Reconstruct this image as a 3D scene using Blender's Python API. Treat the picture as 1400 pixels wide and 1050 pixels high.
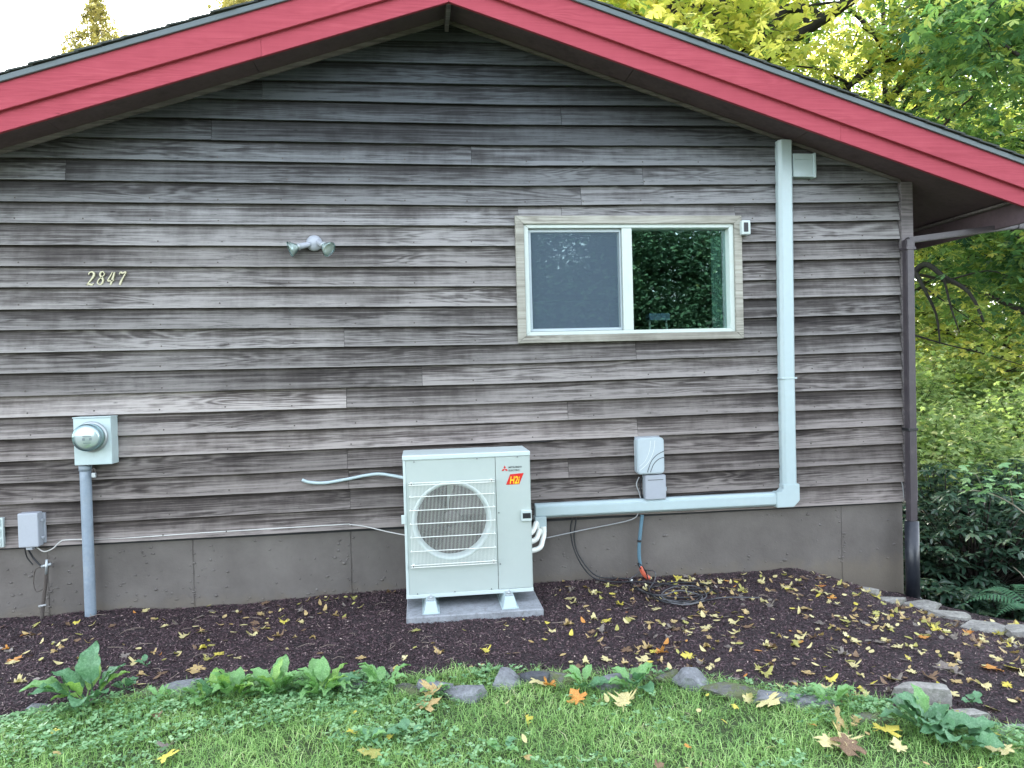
import bpy, bmesh, math, random
import numpy as np
from mathutils import Vector, Matrix, Euler, noise as mnoise
R = math.radians
random.seed(7); rng = np.random.default_rng(11)
scene = bpy.context.scene
for o in list(bpy.data.objects): bpy.data.objects.remove(o)
COL = scene.collection

# ---------------------------------------------------------------- camera
F, D, H = 1011.0, 5.05, 1.5          # focal length in photo pixels, metres to the wall, eye height
def basis():
    t, p, r = R(7.1), R(-1.0), R(1.53)
    fw = Vector((math.sin(t)*math.cos(p), math.cos(t)*math.cos(p), math.sin(p)))
    rt = Vector((math.cos(t), -math.sin(t), 0)); up = rt.cross(fw)
    return fw, rt*math.cos(r)-up*math.sin(r), rt*math.sin(r)+up*math.cos(r)
FW, RT, UP = basis()
cam_d = bpy.data.cameras.new('camera'); cam = bpy.data.objects.new('camera', cam_d); COL.objects.link(cam)
M = Matrix.Identity(4)
for i in range(3):
    M[i][0], M[i][1], M[i][2] = RT[i], UP[i], -FW[i]
M[0][3], M[1][3], M[2][3] = 0, -D, H
cam.matrix_world = M
cam_d.sensor_width = 36; cam_d.lens = 36*F/1400; cam_d.clip_start = .05; cam_d.clip_end = 900
scene.camera = cam
# ---------------------------------------------------------------- sky, sun, exposure
SUN_EL, SUN_AZ = 38.0, -14.0          # behind the house, a little to the left
w = bpy.data.worlds.new('World'); scene.world = w; w.use_nodes = True
nt = w.node_tree; bg = nt.nodes['Background']
sky = nt.nodes.new('ShaderNodeTexSky'); sky.sky_type = 'NISHITA'; sky.sun_disc = False
sky.sun_elevation = R(SUN_EL); sky.sun_rotation = R(SUN_AZ); sky.dust_density = 1.6; sky.air_density = 1.0; sky.ozone_density = 0.6
hs_ = nt.nodes.new('ShaderNodeHueSaturation'); hs_.inputs['Saturation'].default_value = .42      # thin bright cloud washes the blue out
nt.links.new(sky.outputs[0], hs_.inputs['Color']); nt.links.new(hs_.outputs[0], bg.inputs[0]); bg.inputs[1].default_value = 0.15
sun_d = bpy.data.lights.new('sun', 'SUN'); sun = bpy.data.objects.new('sun', sun_d); COL.objects.link(sun)
sun_d.energy = 2.2; sun_d.angle = R(1.2); sun_d.color = (1, .93, .82)
az, el = R(SUN_AZ), R(SUN_EL)
to_sun = Vector((math.sin(az)*math.cos(el), math.cos(az)*math.cos(el), math.sin(el)))
sun.rotation_euler = to_sun.to_track_quat('Z', 'Y').to_euler()
vs = scene.view_settings; vs.view_transform = 'Standard'; vs.look = 'None'; vs.gamma = 1; vs.use_curve_mapping = False
vs.exposure = 3.12
scene.render.engine = 'CYCLES'

# ---------------------------------------------------------------- helpers
def W(px, py, Y=0.0):                 # photo pixel -> point on the plane y = Y
    d = FW*F + RT*(px-700) + UP*(525-py)
    s = (Y+D)/d.y
    return Vector((d.x*s, Y, H+d.z*s))
def Wz(px, py, z):
    d = FW*F + RT*(px-700) + UP*(525-py); s = (z-H)/d.z
    return Vector((d.x*s, d.y*s-D, z))
def tag(o, label=None, cat=None, group=None, kind=None):
    if label: o['label'] = label
    if cat: o['category'] = cat
    if group: o['group'] = group
    if kind: o['kind'] = kind
    return o
def thing(name, loc, label, cat, group=None):
    o = bpy.data.objects.new(name, None); o.location = loc; COL.objects.link(o); o.empty_display_size = .1
    return tag(o, label, cat, group)
def origin(p):
    v = Vector((0, 0, 0))
    while p is not None: v += p.location; p = p.parent
    return v
def link(name, me, parent=None, mat=None):
    o = bpy.data.objects.new(name, me); COL.objects.link(o)
    if parent is not None: o.parent = parent
    if mat and not me.materials: me.materials.append(mat)
    return o
def mesh(name, verts, faces, mat, parent=None, smooth=False, uvs=None):
    off = origin(parent)
    me = bpy.data.meshes.new(name); me.from_pydata([tuple(Vector(v)-off) for v in verts], [], faces)
    if uvs:
        l = me.uv_layers.new(name='UVMap')
        for i, lp in enumerate(me.loops): l.data[i].uv = uvs[lp.vertex_index]
    if smooth: me.shade_smooth()
    me.update()
    return link(name, me, parent, mat)
def from_bm(name, bm, mat, parent=None, smooth=False):
    off = origin(parent)
    if off.length > 0: bmesh.ops.translate(bm, verts=bm.verts, vec=-off)
    me = bpy.data.meshes.new(name); bm.to_mesh(me); bm.free()
    if smooth: me.shade_smooth()
    return link(name, me, parent, mat)
def bbox(bm, x, y, z, bev=0.0, seg=2):
    b2 = bmesh.new(); bmesh.ops.create_cube(b2, size=1)
    for v in b2.verts:
        v.co = Vector((x[0] if v.co.x < 0 else x[1], y[0] if v.co.y < 0 else y[1], z[0] if v.co.z < 0 else z[1]))
    if bev > 0: bmesh.ops.bevel(b2, geom=list(b2.edges), offset=bev, segments=seg, affect='EDGES', profile=.5)
    me = bpy.data.meshes.new('t'); b2.to_mesh(me); b2.free(); bm.from_mesh(me); bpy.data.meshes.remove(me)
def box(name, x, y, z, mat, parent=None, bev=0.0, seg=2, smooth=False):
    bm = bmesh.new(); bbox(bm, x, y, z, bev, seg); return from_bm(name, bm, mat, parent, smooth)
def prism(name, pts, y0, y1, mat, parent=None, bev=0):       # polygon in xz, extruded along y
    bm = bmesh.new()
    a = [bm.verts.new((p[0], y0, p[1])) for p in pts]; b = [bm.verts.new((p[0], y1, p[1])) for p in pts]
    n = len(pts); bm.faces.new(a); bm.faces.new(b[::-1])
    for i in range(n): bm.faces.new((a[i], b[i], b[(i+1) % n], a[(i+1) % n]))
    bmesh.ops.recalc_face_normals(bm, faces=bm.faces)
    if bev: bmesh.ops.bevel(bm, geom=list(bm.edges), offset=bev, segments=2, affect='EDGES')
    return from_bm(name, bm, mat, parent)
def smooth_path(pts, n=6):
    pts = [Vector(p) for p in pts]; out = []
    for i in range(len(pts)-1):
        p0 = pts[max(i-1, 0)]; p1 = pts[i]; p2 = pts[i+1]; p3 = pts[min(i+2, len(pts)-1)]
        for k in range(n):
            t = k/n
            out.append(.5*((2*p1)+(p2-p0)*t+(2*p0-5*p1+4*p2-p3)*t*t+(3*p1-p0-3*p2+p3)*t**3))
    out.append(pts[-1]); return out
def tube_data(path, rad, seg=8, V=None, Fc=None):
    V = [] if V is None else V; Fc = [] if Fc is None else Fc
    n = len(path); rad = rad if hasattr(rad, '__len__') else [rad]*n
    ref = Vector((0, 0, 1)); base = len(V); prev = None
    for i, p in enumerate(path):
        d = (path[min(i+1, n-1)]-path[max(i-1, 0)]).normalized()
        if prev is None:
            a = d.cross(ref if abs(d.z) < .9 else Vector((1, 0, 0))).normalized()
        else: a = (prev-d*prev.dot(d)).normalized()
        prev = a; b = d.cross(a)
        for k in range(seg):
            t = 2*math.pi*k/seg; V.append(p+(a*math.cos(t)+b*math.sin(t))*rad[i])
    for i in range(n-1):
        for k in range(seg):
            q = base+i*seg; k2 = (k+1) % seg
            Fc.append((q+k, q+k2, q+seg+k2, q+seg+k))
    Fc.append(tuple(base+k for k in range(seg))[::-1]); Fc.append(tuple(base+(n-1)*seg+k for k in range(seg)))
    return V, Fc
def tube(name, pts, rad, mat, parent=None, seg=8, n=6):
    path = smooth_path(pts, n) if n else [Vector(p) for p in pts]
    if hasattr(rad, '__len__') and n:
        rr = []
        for i in range(len(rad)-1): rr += [rad[i]+(rad[i+1]-rad[i])*k/n for k in range(n)]
        rad = rr+[rad[-1]]
    V, Fc = tube_data(path, rad, seg); return mesh(name, V, Fc, mat, parent, True)
def lathe(name, prof, centre, axis, mat, parent=None, seg=28, smooth=True):   # prof: (radius, height along axis)
    ax = Vector(axis).normalized(); a = ax.orthogonal().normalized(); b = ax.cross(a); c = Vector(centre); V = []; Fc = []
    for r, h in prof:
        for k in range(seg):
            t = 2*math.pi*k/seg; V.append(c+ax*h+(a*math.cos(t)+b*math.sin(t))*r)
    for i in range(len(prof)-1):
        for k in range(seg):
            k2 = (k+1) % seg; Fc.append((i*seg+k, i*seg+k2, (i+1)*seg+k2, (i+1)*seg+k))
    Fc.append(tuple(range(seg))[::-1]); Fc.append(tuple((len(prof)-1)*seg+k for k in range(seg)))
    o = mesh(name, V, Fc, mat, parent, False)
    if smooth:
        for p in o.data.polygons: p.use_smooth = len(p.vertices) == 4
    return o
def soup(name, V, Fc, tint, mat, parent=None):      # numpy mesh: V (n,3), Fc list of equal-size face arrays, tint per vertex
    me = bpy.data.meshes.new(name); V = np.asarray(V, np.float32)
    off = origin(parent); V = V-np.array(off, np.float32)
    me.vertices.add(len(V)); me.vertices.foreach_set('co', V.ravel())
    loops = np.concatenate([f.ravel() for f in Fc]).astype(np.int32)
    tot = np.concatenate([np.full(len(f), f.shape[1]) for f in Fc]).astype(np.int32)
    st = np.concatenate([[0], np.cumsum(tot)[:-1]]).astype(np.int32)
    me.loops.add(len(loops)); me.loops.foreach_set('vertex_index', loops)
    me.polygons.add(len(tot)); me.polygons.foreach_set('loop_start', st)
    a = me.attributes.new('tint', 'FLOAT', 'POINT'); a.data.foreach_set('value', np.asarray(tint, np.float32))
    me.update(calc_edges=True)
    return link(name, me, parent, mat)

# ---------------------------------------------------------------- materials
class NT:
    def __init__(s, name):
        s.m = bpy.data.materials.new(name); s.m.use_nodes = True; s.t = s.m.node_tree; s.b = s.t.nodes['Principled BSDF']; s.out = s.t.nodes['Material Output']
    def n(s, typ, **kw):
        nd = s.t.nodes.new(typ)
        for k, v in kw.items():
            if k.startswith('i_'):
                k2 = k[2:]; nd.inputs[int(k2) if k2.isdigit() else k2].default_value = v
            else: setattr(nd, k, v)
        return nd
    def l(s, a, b): s.t.links.new(a, b)
    def mapping(s, src, scale, off=None):
        mp = s.n('ShaderNodeMapping'); mp.inputs['Scale'].default_value = scale; s.l(src, mp.inputs['Vector'])
        if off is not None: s.l(off, mp.inputs['Location'])
        return mp.outputs[0]
    def noise(s, vec, scale=1, detail=4, rough=.55, dist=0):
        nd = s.n('ShaderNodeTexNoise'); nd.inputs['Scale'].default_value = scale; nd.inputs['Detail'].default_value = detail
        nd.inputs['Roughness'].default_value = rough; nd.inputs['Distortion'].default_value = dist; s.l(vec, nd.inputs['Vector']); return nd.outputs['Fac']
    def math(s, op, a, b=None, clamp=False):
        nd = s.n('ShaderNodeMath', operation=op, use_clamp=clamp)
        for i, v in enumerate((a, b)):
            if v is None: continue
            if hasattr(v, 'links'): s.l(v, nd.inputs[i])
            else: nd.inputs[i].default_value = v
        return nd.outputs[0]
    def ramp(s, fac, stops, interp='LINEAR'):
        nd = s.n('ShaderNodeValToRGB'); cr = nd.color_ramp; cr.interpolation = interp
        while len(cr.elements) < len(stops): cr.elements.new(.5)
        for e, (p, c) in zip(cr.elements, stops): e.position = p; e.color = (c, c, c, 1) if not hasattr(c, '__len__') else (*c, 1)
        s.l(fac, nd.inputs[0]); return nd.outputs[0]
    def mix(s, mode, fac, a, b):
        nd = s.n('ShaderNodeMix', data_type='RGBA', blend_type=mode)
        for i, v in ((0, fac), (6, a), (7, b)):
            if hasattr(v, 'links'): s.l(v, nd.inputs[i])
            else: nd.inputs[i].default_value = v if i == 0 else (*v, 1)
        return nd.outputs[2]
    def bump(s, h, strength=.3, dist=.01):
        nd = s.n('ShaderNodeBump'); nd.inputs['Strength'].default_value = strength; nd.inputs['Distance'].default_value = dist
        s.l(h, nd.inputs['Height']); s.l(nd.outputs[0], s.b.inputs['Normal'])
    def set(s, **kw):
        for k, v in kw.items():
            i = s.b.inputs[k.replace('_', ' ')]
            if hasattr(v, 'links'): s.l(v, i)
            else: i.default_value = (*v, 1) if hasattr(v, '__len__') and len(v) == 3 else v
        return s.m
def paint(name, col, rough=.5, var=.12, scale=6, bump=0.0, metallic=0.0, dirt=None, dirt_amt=.5):
    t = NT(name); co = t.n('ShaderNodeTexCoord').outputs['Object']
    n1 = t.noise(co, scale, 6, .6); n2 = t.noise(co, scale*9, 5, .6)
    f = t.ramp(t.math('ADD', t.math('MULTIPLY', n1, .6), t.math('MULTIPLY', n2, .4)), [(.3, 1-var), (.7, 1+var*.3)])
    c = t.mix('MULTIPLY', 1.0, col, f)
    if dirt:
        d = t.ramp(t.noise(co, scale*2.3, 8, .7), [(.5, 0.0), (.75, dirt_amt)]); c = t.mix('MIX', d, c, dirt)
    if bump: t.bump(n2, .5, bump)
    r = t.math('ADD', t.math('MULTIPLY', n1, .2), rough-.1)
    return t.set(Base_Color=c, Roughness=r, Metallic=metallic)

def wood(name, dark, mid, light, use_obj=True, amt=1.0, uv=True):
    t = NT(name); tc = t.n('ShaderNodeTexCoord'); oi = t.n('ShaderNodeObjectInfo')
    src = tc.outputs['UV'] if uv else tc.outputs['Object']
    cmb = t.n('ShaderNodeCombineXYZ')
    t.l(t.math('MULTIPLY', oi.outputs['Random'], 57.0), cmb.inputs[0]); t.l(t.math('MULTIPLY', oi.outputs['Random'], 31.0), cmb.inputs[1]); t.l(t.math('MULTIPLY', oi.outputs['Random'], 19.0), cmb.inputs[2])
    sc = (lambda a, b: (a, b, 1)) if uv else (lambda a, b: (a, b, b))
    fine = t.noise(t.mapping(src, sc(1.6, 95), cmb.outputs[0]), 1, 6, .68)
    mid_ = t.noise(t.mapping(src, sc(.6, 44), cmb.outputs[0]), 1, 6, .68, .2)
    cath = t.noise(t.mapping(src, sc(.75, 8.5), cmb.outputs[0]), 1, 3, .5, .5)
    rings = t.math('MULTIPLY', t.math('ADD', t.math('SINE', t.math('MULTIPLY', cath, 75.0)), 1.0), .5)
    mask = t.ramp(t.noise(t.mapping(src, sc(.55, 3), cmb.outputs[0]), 1, 2), [(.42, 0.0), (.6, 1.0)])
    patch = t.noise(t.mapping(src, sc(1.6, 5), cmb.outputs[0]), 1, 5, .6)
    blot = t.noise(t.mapping(src, sc(14, 6), cmb.outputs[0]), 1, 4, .6)
    v = t.math('ADD', t.math('MULTIPLY', fine, .62*amt), t.math('MULTIPLY', mid_, .62*amt))
    v = t.math('ADD', v, t.math('MULTIPLY', t.math('MULTIPLY', t.math('SUBTRACT', rings, .5), mask), .17))
    v = t.math('ADD', v, t.math('MULTIPLY', t.math('SUBTRACT', patch, .5), .42))
    v = t.math('ADD', v, t.math('MULTIPLY', t.math('SUBTRACT', blot, .5), .16))
    if uv:
        sp = t.n('ShaderNodeSeparateXYZ'); t.l(tc.outputs['UV'], sp.inputs[0])
        edge = t.ramp(sp.outputs[1], [(0, .34), (.022, .20), (.06, .13), (.10, .07), (.14, 0.0)])      # lower edges bleached, each board darker towards its top
        v = t.math('ADD', v, t.math('SUBTRACT', edge, .08))
        ge = t.n('ShaderNodeNewGeometry').outputs['Position']
        v = t.math('ADD', v, t.math('MULTIPLY', t.math('SUBTRACT', t.noise(t.mapping(ge, (.55, 1, .9)), 1, 4, .6), .5), .50))
        v = t.math('ADD', v, t.math('MULTIPLY', t.math('SUBTRACT', t.noise(t.mapping(ge, (9, 1, 1.1)), 1, 4, .6), .5), .11))
    c = t.ramp(v, [(.35 if uv else .27, dark), (.57 if uv else .5, mid), (.82 if uv else .72, light)])
    kn = t.n('ShaderNodeTexVoronoi', feature='F1'); kn.inputs['Scale'].default_value = 1; t.l(t.mapping(src, sc(2.2, 7), cmb.outputs[0]), kn.inputs['Vector'])
    kd = t.ramp(kn.outputs['Distance'], [(.015, .25), (.05, 1.0)]); c = t.mix('MULTIPLY', .8, c, kd)
    if uv:      # water marks and rust round nail holes
        c = t.mix('MULTIPLY', .7, c, t.ramp(t.noise(t.mapping(src, sc(5, 60), cmb.outputs[0]), 1, 7, .75), [(.36, .35), (.46, 1.0)]))
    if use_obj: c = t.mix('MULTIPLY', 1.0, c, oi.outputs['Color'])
    t.bump(v, .55, .004)
    return t.set(Base_Color=c, Roughness=.82, Specular_IOR_Level=.3)

def leaf_mat(name, stops, trans=.35, rough=.5, spec=.3, obj=False):
    t = NT(name)
    if obj:
        tc = t.n('ShaderNodeTexCoord').outputs['Object']
        a = t.math('ADD', t.math('MULTIPLY', t.noise(tc, 18, 5, .65), .9), .05)
    else: a = t.n('ShaderNodeAttribute', attribute_name='tint').outputs['Fac']
    c = t.ramp(a, stops); t.set(Base_Color=c, Roughness=rough, Specular_IOR_Level=spec)
    tr = t.n('ShaderNodeBsdfTranslucent'); t.l(t.mix('MULTIPLY', 1.0, c, (1.15, 1.2, .75)), tr.inputs[0])
    mx = t.n('ShaderNodeMixShader'); mx.inputs[0].default_value = trans
    t.l(t.b.outputs[0], mx.inputs[1]); t.l(tr.outputs[0], mx.inputs[2]); t.l(mx.outputs[0], t.out.inputs[0])
    return t.m
M_SIDING = wood('weathered_siding', (.015, .0122, .0112), (.070, .0625, .0575), (.245, .233, .218))
M_TRIM = wood('weathered_trim', (.13, .115, .10), (.32, .305, .275), (.44, .425, .39), use_obj=True, amt=.8, uv=False)
M_CORNER = wood('corner_wood', (.05, .045, .045), (.13, .12, .12), (.24, .22, .22), use_obj=False, amt=.9, uv=False)
M_SOFFIT = paint('soffit_brown', (.12, .085, .095), .8, .35, 3, .002, dirt=(.03, .02, .022))
M_RED = wood('red_painted_board', (.30, .046, .065), (.35, .058, .080), (.40, .08, .10), use_obj=False, amt=.7, uv=False)
M_METAL = paint('drip_edge_metal', (.085, .115, .12), .45, .2, 5)
M_SHINGLE = paint('asphalt_shingle', (.055, .065, .06), .95, .5, 25, .004, dirt=(.11, .12, .08))
M_CONC = None
def concrete():
    t = NT('painted_foundation'); co = t.n('ShaderNodeTexCoord').outputs['Object']
    a = t.noise(co, 2.2, 7, .65); b = t.noise(co, 40, 6, .7)
    c = t.ramp(a, [(.3, (.088, .078, .070)), (.5, (.118, .106, .096)), (.72, (.15, .137, .124))])
    vo = t.n('ShaderNodeTexVoronoi'); vo.inputs['Scale'].default_value = 13; t.l(co, vo.inputs['Vector'])
    gate = t.ramp(t.noise(co, 3.1, 2), [(.52, 0.0), (.6, 1.0)])
    spot = t.math('MULTIPLY', t.ramp(vo.outputs['Distance'], [(.06, 1.0), (.13, 0.0)]), gate)
    c = t.mix('MIX', t.math('MULTIPLY', spot, .5), c, (.19, .18, .17))
    sp = t.n('ShaderNodeSeparateXYZ'); t.l(co, sp.inputs[0])
    z = t.math('ADD', sp.outputs[2], t.math('MULTIPLY', t.noise(co, 9, 5), .22))
    c = t.mix('MIX', t.ramp(z, [(.10, .55), (.2, 0.0)]), c, (.15, .125, .09))
    t.bump(t.math('ADD', b, t.math('MULTIPLY', spot, 3.0)), .6, .004)
    return t.set(Base_Color=c, Roughness=.6)
M_CONC = concrete()
M_PAD = paint('grey_pad_concrete', (.30, .32, .34), .85, .45, 14, .003, dirt=(.12, .11, .11), dirt_amt=.8)
M_WHITE = paint('duct_plastic', (.41, .51, .52), .38, .07, 3, dirt=(.40, .45, .42), dirt_amt=.25)
M_WINF = paint('window_vinyl', (.52, .59, .55), .4, .08, 4, dirt=(.45, .46, .40), dirt_amt=.4)
M_AC = paint('ac_enamel', (.40, .46, .435), .4, .05, 3, dirt=(.44, .47, .42), dirt_amt=.2)
M_ACTOP = paint('ac_lid_enamel', (.50, .58, .565), .4, .05, 3)
M_WIRE = paint('white_grille_wire', (.72, .75, .70), .4, .05, 8)
M_GREYP = paint('grey_plastic', (.36, .39, .43), .45, .12, 5, dirt=(.24, .25, .26), dirt_amt=.3)
M_GREYL = paint('light_grey_plastic', (.42, .49, .52), .42, .1, 5, dirt=(.30, .34, .34), dirt_amt=.3)
M_METER = paint('meter_box_steel', (.44, .54, .54), .4, .1, 6, dirt=(.30, .36, .35), dirt_amt=.4)
M_CONDUIT = paint('conduit_blue_grey', (.24, .30, .36), .5, .25, 7, dirt=(.36, .38, .36), dirt_amt=.4)
M_BLACK = paint('black_rubber', (.018, .019, .022), .45, .3, 8)
M_PIPEB = paint('black_drain_pipe', (.018, .022, .03), .35, .3, 12, dirt=(.08, .08, .08), dirt_amt=.3)
M_BROWNP = paint('brown_downspout', (.058, .050, .057), .4, .2, 5, dirt=(.14, .12, .12), dirt_amt=.4)
M_CABLEG = paint('grey_cable', (.35, .36, .36), .5, .2, 8)
M_CABLEW = paint('white_cable', (.58, .58, .55), .5, .15, 8)
M_RUST = paint('rusty_metal', (.10, .085, .075), .7, .4, 20, .001, .3)
M_ORANGE = paint('orange_tape', (.62, .13, .07), .5, .1, 10)
M_BLUET = paint('blue_hose', (.10, .20, .26), .4, .2, 9)
M_BRASS = paint('tarnished_brass', (.40, .38, .26), .42, .35, 30, 0, .55, dirt=(.25, .3, .16), dirt_amt=.7)
M_DARK = paint('dark_interior', (.03, .032, .035), .8, .2, 2)
M_FANIN = paint('coil_brown', (.05, .035, .026), .6, .6, 30, 0, .1, dirt=(.26, .19, .13), dirt_amt=.9)
M_FAN = paint('fan_blade_grey', (.05, .042, .036), .5, .2, 8)
M_GAL = paint('galvanised', (.42, .46, .47), .4, .2, 14, 0, .5)
M_REDL = paint('badge_red', (.55, .02, .02), .35, .02)
M_YEL = paint('badge_yellow', (.85, .55, .03), .35, .02)
M_TXT = paint('badge_grey_text', (.10, .11, .11), .4, .02)
M_DIAL = paint('meter_dial_print', (.62, .66, .66), .5, .05)
M_ROOM = paint('curtain_green', (.30, .42, .38), .8, .1, 6)
M_BLUETOP = paint('blue_grey_paint', (.28, .36, .55), .5, .3, 9)
def glass(name, refl, tint=(1, 1, 1), rough=0.0):
    t = NT(name); tr = t.n('ShaderNodeBsdfTransparent'); tr.inputs[0].default_value = (*tint, 1)
    g = t.n('ShaderNodeBsdfGlossy'); g.inputs['Roughness'].default_value = rough; g.inputs[0].default_value = (.78, 1, 1, 1)
    fr = t.n('ShaderNodeFresnel'); fr.inputs[0].default_value = 1.5
    m = t.n('ShaderNodeMixShader'); t.l(t.math('ADD', fr.outputs[0], refl, True), m.inputs[0]); t.l(tr.outputs[0], m.inputs[1]); t.l(g.outputs[0], m.inputs[2])
    co = t.n('ShaderNodeTexCoord').outputs['Object']
    bp = t.n('ShaderNodeBump'); bp.inputs['Strength'].default_value = .05; bp.inputs['Distance'].default_value = .01; t.l(t.noise(co, 2.5, 2), bp.inputs['Height']); t.l(bp.outputs[0], g.inputs['Normal'])
    t.l(m.outputs[0], t.out.inputs[0]); return t.m
M_GLASS = glass('window_glass', .13, (.75, .85, .82))
M_CLEAR = glass('clear_glass', .12, (.86, .9, .9))
def screen_mat():
    t = NT('insect_screen'); tr = t.n('ShaderNodeBsdfTransparent'); df = t.n('ShaderNodeBsdfDiffuse'); df.inputs[0].default_value = (.12, .165, .215, 1)
    m = t.n('ShaderNodeMixShader'); m.inputs[0].default_value = .5; t.l(tr.outputs[0], m.inputs[1]); t.l(df.outputs[0], m.inputs[2]); t.l(m.outputs[0], t.out.inputs[0]); return t.m
M_SCREEN = screen_mat()

# ---------------------------------------------------------------- ground
def sst(a, b, x):
    t = np.clip((x-a)/(b-a), 0, 1); return t*t*(3-2*t)
BX = np.array([-9, -3.2, -2.4, -1.79, -1.19, -.5, .42, 1.28, 1.94, 2.40, 3.2, 4.6, 8])
BY = np.array([-5, -2.2, -1.88, -1.60, -1.40, -1.40, -1.49, -1.76, -2.16, -2.56, -3.4, -5.0, -8])
def yb(x): return np.interp(x, BX, BY)          # line of the stone edging between bed and lawn
EX = np.array([[3.30, .25], [3.42, .02], [3.52, -.18], [3.62, -.45], [3.76, -.78], [3.95, -1.15], [4.3, -1.8], [4.9, -3.0], [6.5, -6.0]])
def xe(y): return np.interp(-y, -EX[:, 1], EX[:, 0])   # brink on the right
def vn(x, y, s, seed=0):
    return np.sin(x*s*1.7+seed)*np.cos(y*s*1.3+seed*2.1)*.5+np.sin((x+y)*s*.9+seed*.7)*.3+np.cos((x-y*1.3)*s*2.3+seed)*.2
def h(x, y):
    x = np.asarray(x, float); y = np.asarray(y, float)
    z = -.24*sst(2.55, 3.5, x)*sst(-2.6, -.3, y)
    z = z + .012*vn(x, y, 2.1, 3)+.008*vn(x, y, 6.3, 1)
    z = z + .035*np.exp(-((x-.25)**2/.5+(y+.15)**2/.05))
    out = np.maximum(x-xe(np.minimum(y, .2)), 0)
    z = z - 1.15*sst(0, 1.1, out)
    far = sst(9, 40, np.hypot(x-2, y)); z = z+far*vn(x, y, .08, 5)*1.2 + .08*vn(x, y, .9, 9)*sst(.8, 3, out)
    back = sst(7, 45, y)*sst(3, 8, x); z = z+back*5.0
    return z
def grid(name, X, Y, Z, mat, kind='structure'):
    n, m = X.shape; V = np.stack([X, Y, Z], -1).reshape(-1, 3)
    i = np.arange(n*m).reshape(n, m); q = np.stack([i[:-1, :-1], i[:-1, 1:], i[1:, 1:], i[1:, :-1]], -1).reshape(-1, 4)
    o = soup(name, V, [q], np.zeros(len(V)), mat); o.data.shade_smooth(); o['kind'] = kind; return o
def soil_mat(name, cols, s=60, bmp=.01):
    t = NT(name); co = t.n('ShaderNodeTexCoord').outputs['Object']
    a = t.noise(co, s, 8, .75); b = t.noise(co, 2.5, 4)
    c = t.ramp(a, [(.34, cols[0]), (.52, cols[1]), (.70, cols[2])]); c = t.mix('MULTIPLY', .6, c, t.ramp(b, [(.3, .6), (.7, 1.25)]))
    t.bump(a, .9, bmp); return t.set(Base_Color=c, Roughness=.9)
M_MULCH = soil_mat('mulch_soil', ((.014, .009, .010), (.036, .024, .026), (.09, .065, .068)), 90, .02)
M_LAWNS = soil_mat('lawn_soil', ((.02, .03, .01), (.05, .08, .025), (.10, .12, .05)), 70, .01)
M_FOREST = soil_mat('forest_litter', ((.015, .014, .01), (.045, .042, .024), (.10, .075, .04)), 8, .03)
# far terrain
u = np.concatenate([-np.geomspace(300, 6, 26), np.linspace(-5.5, 14, 118), np.geomspace(15, 300, 26)])
v = np.concatenate([-np.geomspace(300, 7, 22), np.linspace(-6.5, 14, 110), np.geomspace(15, 300, 26)])
X, Y = np.meshgrid(u, v, indexing='ij')
nearm = (1-sst(0, .1, X-xe(np.minimum(Y, .2))-.02))*sst(-7.3, -7.0, Y)*(1-sst(.05, .3, Y))*sst(-6, -5.6, X)
grid('terrain', X, Y, h(X, Y)-.05-.1*nearm, M_FOREST)
# mulch bed
xs = np.linspace(-5.5, 1, 330)
tt = np.linspace(0, 1, 240)
Xb = np.zeros((620, 240)); Yb_ = np.zeros((620, 240)); s_ = np.linspace(0, 1, 620)
for j, t_ in enumerate(tt):
    # across: from brink side; bed spans x from -5.5 to brink
    xr0 = 3.55
    xx = -5.5+(4.45+5.5)*s_
    yy0 = yb(xx); yy = yy0+(0.12-yy0)*t_
    lim = xe(np.minimum(yy, .2)); Xb[:, j] = np.minimum(xx, lim+.02); Yb_[:, j] = yy
def mulch_z(x, y):
    r = h(x, y)
    return r + .010*vn(x, y, 23, 2)*vn(y, x, 17, 4)+.012*vn(x, y, 9, 8)*.5
grid('mulch_bed', Xb, Yb_, mulch_z(Xb, Yb_)+.012+.008*rng.random(Xb.shape), M_MULCH)
# lawn
xl = np.linspace(-5.5, 4.6, 220); tl = np.linspace(0, 1, 90)
XL, TL = np.meshgrid(xl, tl, indexing='ij'); YL = yb(XL)-(7.0+yb(XL))*TL**1.5
def lawn_z(x, y): return h(x, y)+.012*vn(x, y, 7, 6)+.006*vn(x, y, 19, 7)
grid('lawn', XL, YL, lawn_z(XL, YL)+.004, M_LAWNS)
def gz(x, y): return float((lawn_z if y < yb(x) else mulch_z)(x, y))+.012
def ground_at(px, py):
    z = 0.0
    for _ in range(8):
        p = Wz(px, py, z); z = gz(p.x, p.y)
    return Vector((p.x, p.y, z))

# mulch chips: nobody could count them
N = 150000
cx = rng.uniform(-3.6, 4.2, N); ct = rng.random(N)**.9; y0 = yb(cx); cy = y0-.03+(0.04-y0)*ct
ok = cx < xe(np.minimum(cy, .2))-.01; cx, cy = cx[ok], cy[ok]; N = len(cx)
big = rng.random(N) < .06
L = np.where(big, rng.uniform(.012, .035, N), rng.uniform(.005, .014, N)); Wd = np.where(big, rng.uniform(.002, .006, N), rng.uniform(.003, .007, N))
an = rng.uniform(0, 2*np.pi, N); pi_ = rng.normal(0, .35, N); ro = rng.normal(0, .5, N)
ax = np.stack([np.cos(an)*np.cos(pi_), np.sin(an)*np.cos(pi_), np.sin(pi_)], -1)
bx = np.stack([-np.sin(an)*np.cos(ro), np.cos(an)*np.cos(ro), np.sin(ro)], -1)
C = np.stack([cx, cy, mulch_z(cx, cy)+.016+rng.uniform(0, .008, N)], -1)
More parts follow.
